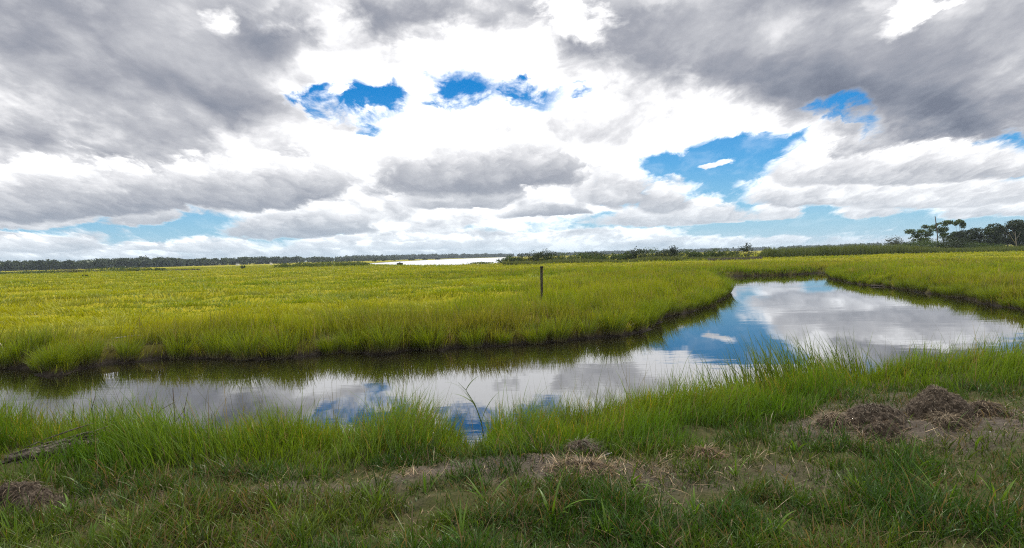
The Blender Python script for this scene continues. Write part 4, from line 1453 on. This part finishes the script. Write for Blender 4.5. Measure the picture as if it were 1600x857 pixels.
# ------------------------------------------------------------------ clods and mounds of soil
def clod(px, py, rx, ry, h, label, seed, fibres=400, z=0.79, over=0.0, fcol=((0.05, 0.035, 0.025), (0.17, 0.12, 0.08)), fl=(0.04, 0.12), droop=1.2, name='soil_clod', cat='clod', group=None, hole=None):
    g_ = np.random.default_rng(seed)
    c0 = at(px, py, z)
    zb = gz(c0.x, c0.y)
    root = empty(name, (c0.x, c0.y, zb), label, cat, group)
    nr2, na = 44, 96
    V, Q = [], []
    for i in range(nr2):
        t = i / (nr2 - 1)
        for k in range(na):
            a = 2 * math.pi * k / na
            ca, sa = math.cos(a), math.sin(a)
            rr_ = t * (1 + 0.22 * (float(vnoise(np.array([ca * 1.7 + seed]), np.array([sa * 1.7]), seed)[0]) - 0.5))
            zz = h * (0.74 * (1 - min(1, t / 0.72) ** 2.4) ** 0.7 + 0.26 * (1 - t) ** 0.8)
            X, Y = ca * rr_ * rx * 1.3, sa * rr_ * ry * 1.3
            nz_ = float(fbm(np.array([X * 9 + seed]), np.array([Y * 9 + zz * 5]), seed, 4, 0.6)[0]) - 0.5
            nf_ = float(fbm(np.array([X * 38 + seed + zz * 30]), np.array([Y * 38 - zz * 24]), seed + 4, 3, 0.7)[0]) - 0.5
            zz = zz * (1 + 0.60 * nz_) + 0.05 * h * nz_ + 0.055 * nf_ * min(1.0, 4 * (1 - t)) - (0.06 if t > 0.97 else 0)
            rr_ *= 1 + 0.10 * nf_
            X, Y = ca * rr_ * rx * 1.3, sa * rr_ * ry * 1.3
            bulge = 1 + over * math.sin(min(1, zz / h) * math.pi)
            if hole:
                hd = math.hypot((X - hole[0]) / hole[2], (Y - hole[1]) / hole[2])
                zz -= hole[3] * max(0, 1 - hd * hd)
            V.append((X * bulge + 0.12 * zz * math.sin(seed), Y * bulge, zz))
    for i in range(nr2 - 1):
        for k in range(na):
            Q.append((i * na + k, (i + 1) * na + k, (i + 1) * na + (k + 1) % na, i * na + (k + 1) % na))
    V = np.array(V)
    mesh_np('soil', V, np.array(Q), M_SOIL, root, smooth=True)
    if fibres:
        pick = g_.integers(na * 2, len(V) - na * 2, fibres)
        P = V[pick]
        yaw = np.arctan2(P[:, 1] / ry, P[:, 0] / rx) + g_.normal(0, 0.6, fibres)
        Vb, F, t, idx = blades(P + np.array((0, 0, 0.002)), g_.uniform(*fl, fibres), g_.uniform(0.002, 0.004, fibres), yaw, np.clip(g_.normal(1.35, 0.3, fibres), 0.2, 1.7), np.abs(g_.normal(droop, 0.4, fibres)), 4)
        c_ = lerp3(*fcol, g_.random(fibres) ** 1.4)
        mesh_np('roots', Vb, F, M_STRAW, root, {'tint': tint(t, idx, c_, c_, c_, 0)})
    return root


clod(1464, 656, 0.25, 0.22, 0.245, 'largest rounded clod of dark fibrous soil, topmost on the right', 3, 1300, over=0.10, z=0.80, fl=(0.015, 0.05), fcol=((0.07, 0.05, 0.034), (0.22, 0.165, 0.115)))
clod(1368, 664, 0.29, 0.2, 0.14, 'broad slumped heap of dark soil left of the largest clod', 5, 800, z=0.80, fl=(0.015, 0.06), fcol=((0.06, 0.048, 0.038), (0.22, 0.175, 0.13)))
clod(1376, 680, 0.14, 0.11, 0.10, 'small hairy brown clod in front of the broad soil heap', 8, 450, z=0.80, fcol=((0.06, 0.04, 0.025), (0.16, 0.105, 0.065)), fl=(0.02, 0.06))
clod(1478, 668, 0.16, 0.12, 0.10, 'pale root tangle at the foot of the largest clod', 9, 420, z=0.80, fcol=((0.12, 0.09, 0.06), (0.34, 0.26, 0.17)), fl=(0.06, 0.16), name='root_tangle', cat='roots')
clod(1303, 668, 0.15, 0.13, 0.10, 'straw coloured tuft of roots at the left end of the soil heaps', 11, 360, z=0.80, fcol=((0.13, 0.09, 0.06), (0.36, 0.27, 0.17)), fl=(0.06, 0.15), name='root_tangle', cat='roots')
clod(1538, 652, 0.20, 0.14, 0.10, 'low straw coloured heap right of the largest clod', 12, 360, z=0.80, fcol=((0.12, 0.085, 0.055), (0.33, 0.24, 0.15)), fl=(0.05, 0.13))
clod(907, 709, 0.17, 0.11, 0.10, 'tattered grey brown clod before the middle of the bank grass', 14, 260, z=0.78, fcol=((0.07, 0.055, 0.045), (0.22, 0.18, 0.145)))
clod(1102, 716, 0.12, 0.08, 0.05, 'small reddish brown tangle of dry roots right of the tattered clod', 17, 420, z=0.78, fcol=((0.10, 0.055, 0.035), (0.30, 0.19, 0.115)), fl=(0.05, 0.13), name='root_tangle', cat='roots')
clod(30, 790, 0.22, 0.16, 0.15, 'dark burrow mound with a hollow front at the lower left', 19, 500, z=0.78, hole=(-0.03, -0.10, 0.10, 0.13), name='burrow_mound', cat='mound')
clod(908, 752, 0.18, 0.12, 0.05, 'straw rimmed hollow in the bare earth below the tattered clod', 23, 520, z=0.76, fcol=((0.14, 0.09, 0.055), (0.42, 0.29, 0.17)), fl=(0.05, 0.13), droop=1.6, hole=(0.0, 0.0, 0.08, 0.10), name='straw_nest', cat='nest')

# ------------------------------------------------------------------ driftwood, sticks, dead stalks
e1, e2 = at_d(10, 724, 5.15), at_d(154, 689, 5.6)
root = empty('driftwood_log', e1, 'weathered grey split log of loose fibres lying in the grass at the lower left', 'log')
ax_ = e2 - e1
path = [ax_ * t + Vector((0, 0, 0.012 * math.sin(t * 5))) for t in np.linspace(0, 1, 40)]
V, Q, T = tube(path, [0.042 + 0.024 * math.sin(math.pi * min(1, t * 1.3 + 0.12)) for t in np.linspace(0, 1, 40)], 26)
ang = np.tile(np.arange(26), 40)
groove = np.concatenate([(vnoise(ang * 0.9 + 3.3, np.repeat(np.arange(40), 26) * 0.08, 78) - 0.5) * 0.04, [0, 0]])
V[:, 2] += groove
V[:, 1] += groove * 0.6
mesh_np('trunk', V, [Q, T], M_LOG, root, smooth=False)
for k in range(70):
    off = Vector((0, random.gauss(0, .045), random.gauss(0.016, .036)))
    t0 = random.uniform(-0.08, 0.75)
    t1 = min(1.12, t0 + random.uniform(0.2, 0.6))
    a_ = Acc()
    a_.tube([ax_ * t0 + off, ax_ * ((t0 + t1) / 2) + off * 1.25, ax_ * t1 + off * 1.1 + Vector((0, 0, random.uniform(-.035, .045)))], [0.003, 0.0075, 0.002], 5)
    a_.build('splinter', M_LOG, root)

DS = 'dead dark stalks standing in the water beyond the left bank grass'
for pts_, rad, d, lab in (
        ([(272, 700), (273, 650), (270, 607)], 0.008, 7.3, 'tallest upright dead stalk, left of centre over the water'),
        ([(238, 700), (239, 634)], 0.005, 7.2, 'thin upright stalk left of the tallest dead stalk'),
        ([(225, 668), (252, 640), (274, 628)], 0.005, 7.2, 'slanting bent stalk leaning against the tallest dead stalk'),
        ([(285, 690), (288, 640), (294, 612)], 0.005, 7.4, 'thin stalk just right of the tallest dead stalk'),
        ([(262, 675), (285, 645), (290, 632)], 0.004, 7.1, 'short slanting stalk crossing the tallest dead stalk'),
        ([(281, 678), (305, 672), (330, 671)], 0.006, 7.0, 'broken stalk lying level over the water'),
        ([(331, 700), (333, 672), (330, 646)], 0.005, 7.1, 'upright stalk at the end of the level broken stalk'),
        ([(340, 700), (337, 655)], 0.004, 7.2, 'short stalk right of the level broken stalk'),
        ([(395, 660), (404, 640)], 0.005, 7.5, 'single short stalk farthest right of the dead stalks'),
        ([(140, 650), (149, 619)], 0.006, 7.2, 'dark tipped stalk rising over the left bank grass'),
        ([(112, 660), (116, 628)], 0.006, 7.2, 'shorter dark tipped stalk at the left of the bank grass')):
    a_ = Acc()
    pp = [at_d(px, py, d) for px, py in pts_]
    b0 = pp[0].copy()
    if pp[0].z > 0.05 and pts_[0][1] > 685:
        pp[0].z = 0.0
    a_.tube([p - b0 for p in pp], [rad * (1 - 0.5 * i / (len(pp) - 1)) for i in range(len(pp))], 6)
    tag(a_.build('dead_stalk', M_DEAD, None, loc=b0), lab, 'stalk', DS)

for pts_, rad, d, lab, nm, cat in (
        ([(955, 528), (972, 518), (990, 506)], 0.014, 18.5, 'thin pale dead branch leaning on the far bank below the post', 'dead_branch', 'branch'),
        ([(918, 554), (928, 551), (936, 546.5)], 0.010, 15.3, 'small pale twig sticking out of the creek', 'twig', 'twig'),
        ([(178, 529), (212, 524), (228, 525), (243, 530)], 0.013, 17.0, 'grey bent branch lying across the cordgrass at the left', 'dead_branch', 'branch'),
        ([(1362, 446.5), (1378, 446.8)], 0.05, 37.5, 'short grey board lying at the water edge of the right bank', 'board', 'board'),
        ([(942, 741.5), (950, 738), (957, 735.5)], 0.006, 4.72, 'short bleached white stick on the bare earth', 'stick', 'stick')):
    a_ = Acc()
    pp = [at_d(px, py, d) for px, py in pts_]
    if nm == 'twig':
        pp[0].z = -0.02
    b0 = pp[0].copy()
    a_.tube([p - b0 for p in pp], [rad * (1 - 0.4 * i / (len(pp) - 1)) for i in range(len(pp))], 6)
    if nm == 'stick':
        b0.z = max(b0.z, gz(b0.x, b0.y) + 0.012)
    tag(a_.build(nm, M_STICK if nm != 'board' else M_LOG, None, loc=b0), lab, cat)

# ------------------------------------------------------------------ single plants one can point to
def leaf_part(name, specs, parent, cols, seg=7, stem=None):
    n_ = len(specs)
    A = np.array(specs)
    V, F, t, idx = blades(A[:, 0:3], A[:, 3], A[:, 4], A[:, 5], A[:, 6], A[:, 7], seg, face=A[:, 5] + math.pi / 2 + rng.normal(0, 0.35, n_), wpow=1.9)
    b_, tp_ = cols
    f = rng.random(n_)
    base = lerp3(b_, tp_, f * 0.5)
    tip = lerp3(b_, tp_, 0.5 + f * 0.5)
    return mesh_np(name, V, F, M_GRASS, parent, {'tint': tint(t, idx, base, tip, base, 0, 0.1)})


b0 = at_d(757, 690, 6.9)
zb = gz(b0.x, b0.y)
root = empty('reed_plant', (b0.x, b0.y, zb), 'tall single reed arching left over the gap in the bank grass', 'reed')
pp = [(b0.x, zb), None]
st = [at_d(757, 690, 6.9), at_d(752, 660, 6.9), at_d(742, 632, 6.9), at_d(728, 610, 6.9), at_d(716, 598, 6.9)]
org = Vector((b0.x, b0.y, zb))
a_ = Acc()
a_.tube([tuple(Vector((0, 0, -0.02)))] + [tuple(p - org) for p in st], [0.006, 0.006, 0.006, 0.005, 0.0035, 0.0015], 6)
sm = a_.build('stem', M_GRASS, root)
ca = sm.data.attributes.new('tint', 'FLOAT_COLOR', 'POINT')
ca.data.foreach_set('color', np.tile(np.array((0.10, 0.15, 0.02, 1), np.float32), len(sm.data.vertices)))
for k, (si, ln, yw, le) in enumerate(((1, 0.42, math.pi - 0.2, 0.25), (1, 0.40, 0.3, 0.3), (2, 0.36, math.pi + 0.1, 0.5), (2, 0.30, math.pi - 0.3, 0.9), (3, 0.26, math.pi, 0.9), (3, 0.22, 0.2, 0.5))):
    p = st[si] - org
    leaf_part('leaf', [(p.x, p.y, p.z, ln, 0.017, yw, le, 0.7)], root, ((0.06, 0.11, 0.014), (0.12, 0.18, 0.02)))


def weed(seed, n_leaf, ln, wd, spread):
    g_ = np.random.default_rng(seed)
    sp = []
    for k in range(n_leaf):
        a = g_.uniform(0, 6.28)
        sp.append((0.01 * math.cos(a), 0.01 * math.sin(a), -0.01, 1.0 * ln * g_.uniform(0.55, 1.1), 1.15 * wd * g_.uniform(0.7, 1.15), a, spread * g_.uniform(0.1, 1.3), g_.uniform(0.2, 1.2)))
    return sp


WG = 'broad bladed grass plants rooted in the verge'
WEEDS = [
    (590, 792, 7, 0.24, 0.014, 0.5, 'broad bladed grass plant in the turf left of the middle bare strip'),
    (231, 778, 2, 0.30, 0.013, 0.08, 'single upright broad blade left of the middle in front of the bank grass'),
    (503, 742, 3, 0.24, 0.011, 0.12, 'upright bright blade against the bank grass left of the water gap'),
    (760, 790, 6, 0.30, 0.012, 0.7, 'sprawling broad bladed plant below the water gap'),
    (862, 812, 8, 0.30, 0.015, 0.6, 'leafy broad bladed plant below the straw rimmed hollow'),
    (985, 762, 6, 0.22, 0.017, 0.7, 'short plant with wide leaves right of the straw rimmed hollow'),
    (1000, 795, 6, 0.22, 0.012, 0.5, 'broad bladed plant below the one with the widest leaves'),
    (665, 765, 5, 0.22, 0.012, 0.6, 'broad bladed plant on the bare strip below the bank grass'),
    (25, 840, 6, 0.20, 0.014, 0.35, 'upright bright plant at the lower left corner'),
    (110, 800, 5, 0.18, 0.012, 0.6, 'small plant right of the burrow mound'),
    (300, 835, 7, 0.22, 0.013, 0.7, 'broad bladed plant at the bottom, left of centre'),
    (440, 815, 7, 0.22, 0.013, 0.55, 'broad bladed plant in the turf below the left bare strip'),
    (720, 845, 7, 0.20, 0.014, 0.6, 'bright plant at the bottom edge below the sprawling plant'),
    (950, 845, 8, 0.20, 0.014, 0.55, 'bright plant at the bottom edge right of centre'),
    (1085, 812, 7, 0.22, 0.014, 0.6, 'broad bladed plant below the right bare strip'),
    (1242, 708, 5, 0.15, 0.018, 0.5, 'small wide leaved plant left below the soil heaps'),
    (1150, 745, 5, 0.20, 0.011, 0.7, 'arching thin bladed plant on the right bare strip'),
    (1340, 772, 8, 0.22, 0.013, 0.6, 'broad bladed plant in the turf below the soil heaps'),
    (1425, 735, 6, 0.30, 0.011, 0.6, 'long bladed plant leaning left below the largest clod'),
    (1480, 790, 9, 0.28, 0.013, 0.6, 'largest leafy plant of the right turf'),
    (1560, 800, 8, 0.24, 0.013, 0.6, 'leafy plant near the right edge of the turf'),
    (1523, 700, 3, 0.26, 0.011, 0.3, 'thin upright plant on the earth right of the largest clod'),
    (1210, 840, 8, 0.20, 0.014, 0.6, 'bright plant at the bottom edge between the centre and the right'),
    (140, 850, 7, 0.20, 0.014, 0.6, 'bright plant at the bottom edge near the left corner'),
]
for i, (px, py, nl, ln, wd, sp, lab) in enumerate(WEEDS):
    c0 = at(px, py, 0.78)
    root = empty('broad_grass_plant', (c0.x, c0.y, gz(c0.x, c0.y)), lab, 'grass plant', WG)
    for s in weed(500 + i, nl, ln, wd, sp):
        leaf_part('leaf', [s], root, ((0.06, 0.13, 0.014), (0.14, 0.235, 0.024)), 6)

FG = 'dark red seed heads over the bank grass'
for px, py, lab in ((990, 664, 'dark red seed head left of two close together'), (1003, 661, 'dark red seed head right of two close together'), (1056, 648, 'dark red seed head between the pair and the leaning clump'), (1068, 640, 'dark red seed head nearest the leaning clump of grass'), (1090, 623, 'highest dark red seed head, by the leaning clump')):
    d = 6.6
    hd = at_d(px, py, d)
    zb = gz(hd.x, hd.y)
    root = empty('seed_stalk', (hd.x, hd.y, zb), lab, 'seed head', FG)
    hz = hd.z - zb
    a_ = Acc()
    a_.tube([(0.02, 0, -0.02), (0.01, 0, hz * 0.6), (0, 0, hz)], [0.003, 0.0025, 0.002], 5)
    a_.build('stem', M_DEAD, root)
    a_ = Acc()
    for k in range(14):
        th_ = 2.399 * k
        zz = -0.012 + 0.026 * k / 13
        rr_ = 0.010 * math.sqrt(max(0.05, 1 - (zz / 0.016) ** 2))
        c_ = Vector((math.cos(th_) * rr_, math.sin(th_) * rr_, hz + zz))
        a_.tube([c_ * 1.0 - Vector((0, 0, 0.005)), c_, c_ + Vector((math.cos(th_) * 0.005, math.sin(th_) * 0.005, 0.006))], [0.002, 0.0045, 0.001], 5)
    a_.build('flower_head', M_HEAD, root)

# dark clump of rushes leaning left over the water, right of centre
b0 = at_d(1165, 628, 8.2)
zb = gz(b0.x, b0.y)
for k, (px, py, d, n_, ln, lab) in enumerate(((1112, 632, 7.6, 40, 0.72, 'small thin clump of rushes leaning left over the water'), (1165, 622, 7.9, 120, 0.80, 'clump of rushes left of the tallest rushes on the near bank'),
                                              (1215, 612, 8.1, 170, 0.90, 'broad clump of rushes in the middle of the leaning rushes'), (1262, 606, 8.3, 150, 0.88, 'clump of rushes at the right of the leaning rushes'),
                                              (1330, 600, 8.6, 140, 0.86, 'tallest bright clump of rushes behind the soil heaps'))):
    c0 = at_d(px, py, d)
    z0 = gz(c0.x, c0.y)
    g_ = np.random.default_rng(700 + k)
    P = np.stack([g_.normal(0, 0.17, n_), g_.normal(0, 0.14, n_), np.full(n_, -0.03)], 1)
    f = g_.random(n_)
    base = lerp3((0.022, 0.040, 0.007), (0.055, 0.09, 0.009), f)
    tip = lerp3((0.08, 0.14, 0.012), (0.20, 0.27, 0.018), f)
    V, F, t, idx = blades(P, ln * g_.uniform(0.5, 1.05, n_), g_.uniform(0.008, 0.013, n_), math.pi + g_.normal(0, 0.9, n_), np.abs(g_.normal(0.22, 0.16, n_)), np.abs(g_.normal(0.35, 0.25, n_)), 5)
    o = mesh_np('rush_clump', V, F, M_GRASS, None, {'tint': tint(t, idx, base, tip, base * 0.6, 0.3)}, loc=(c0.x, c0.y, z0))
    tag(o, lab, 'rushes', 'clumps of rushes leaning over the near bank')
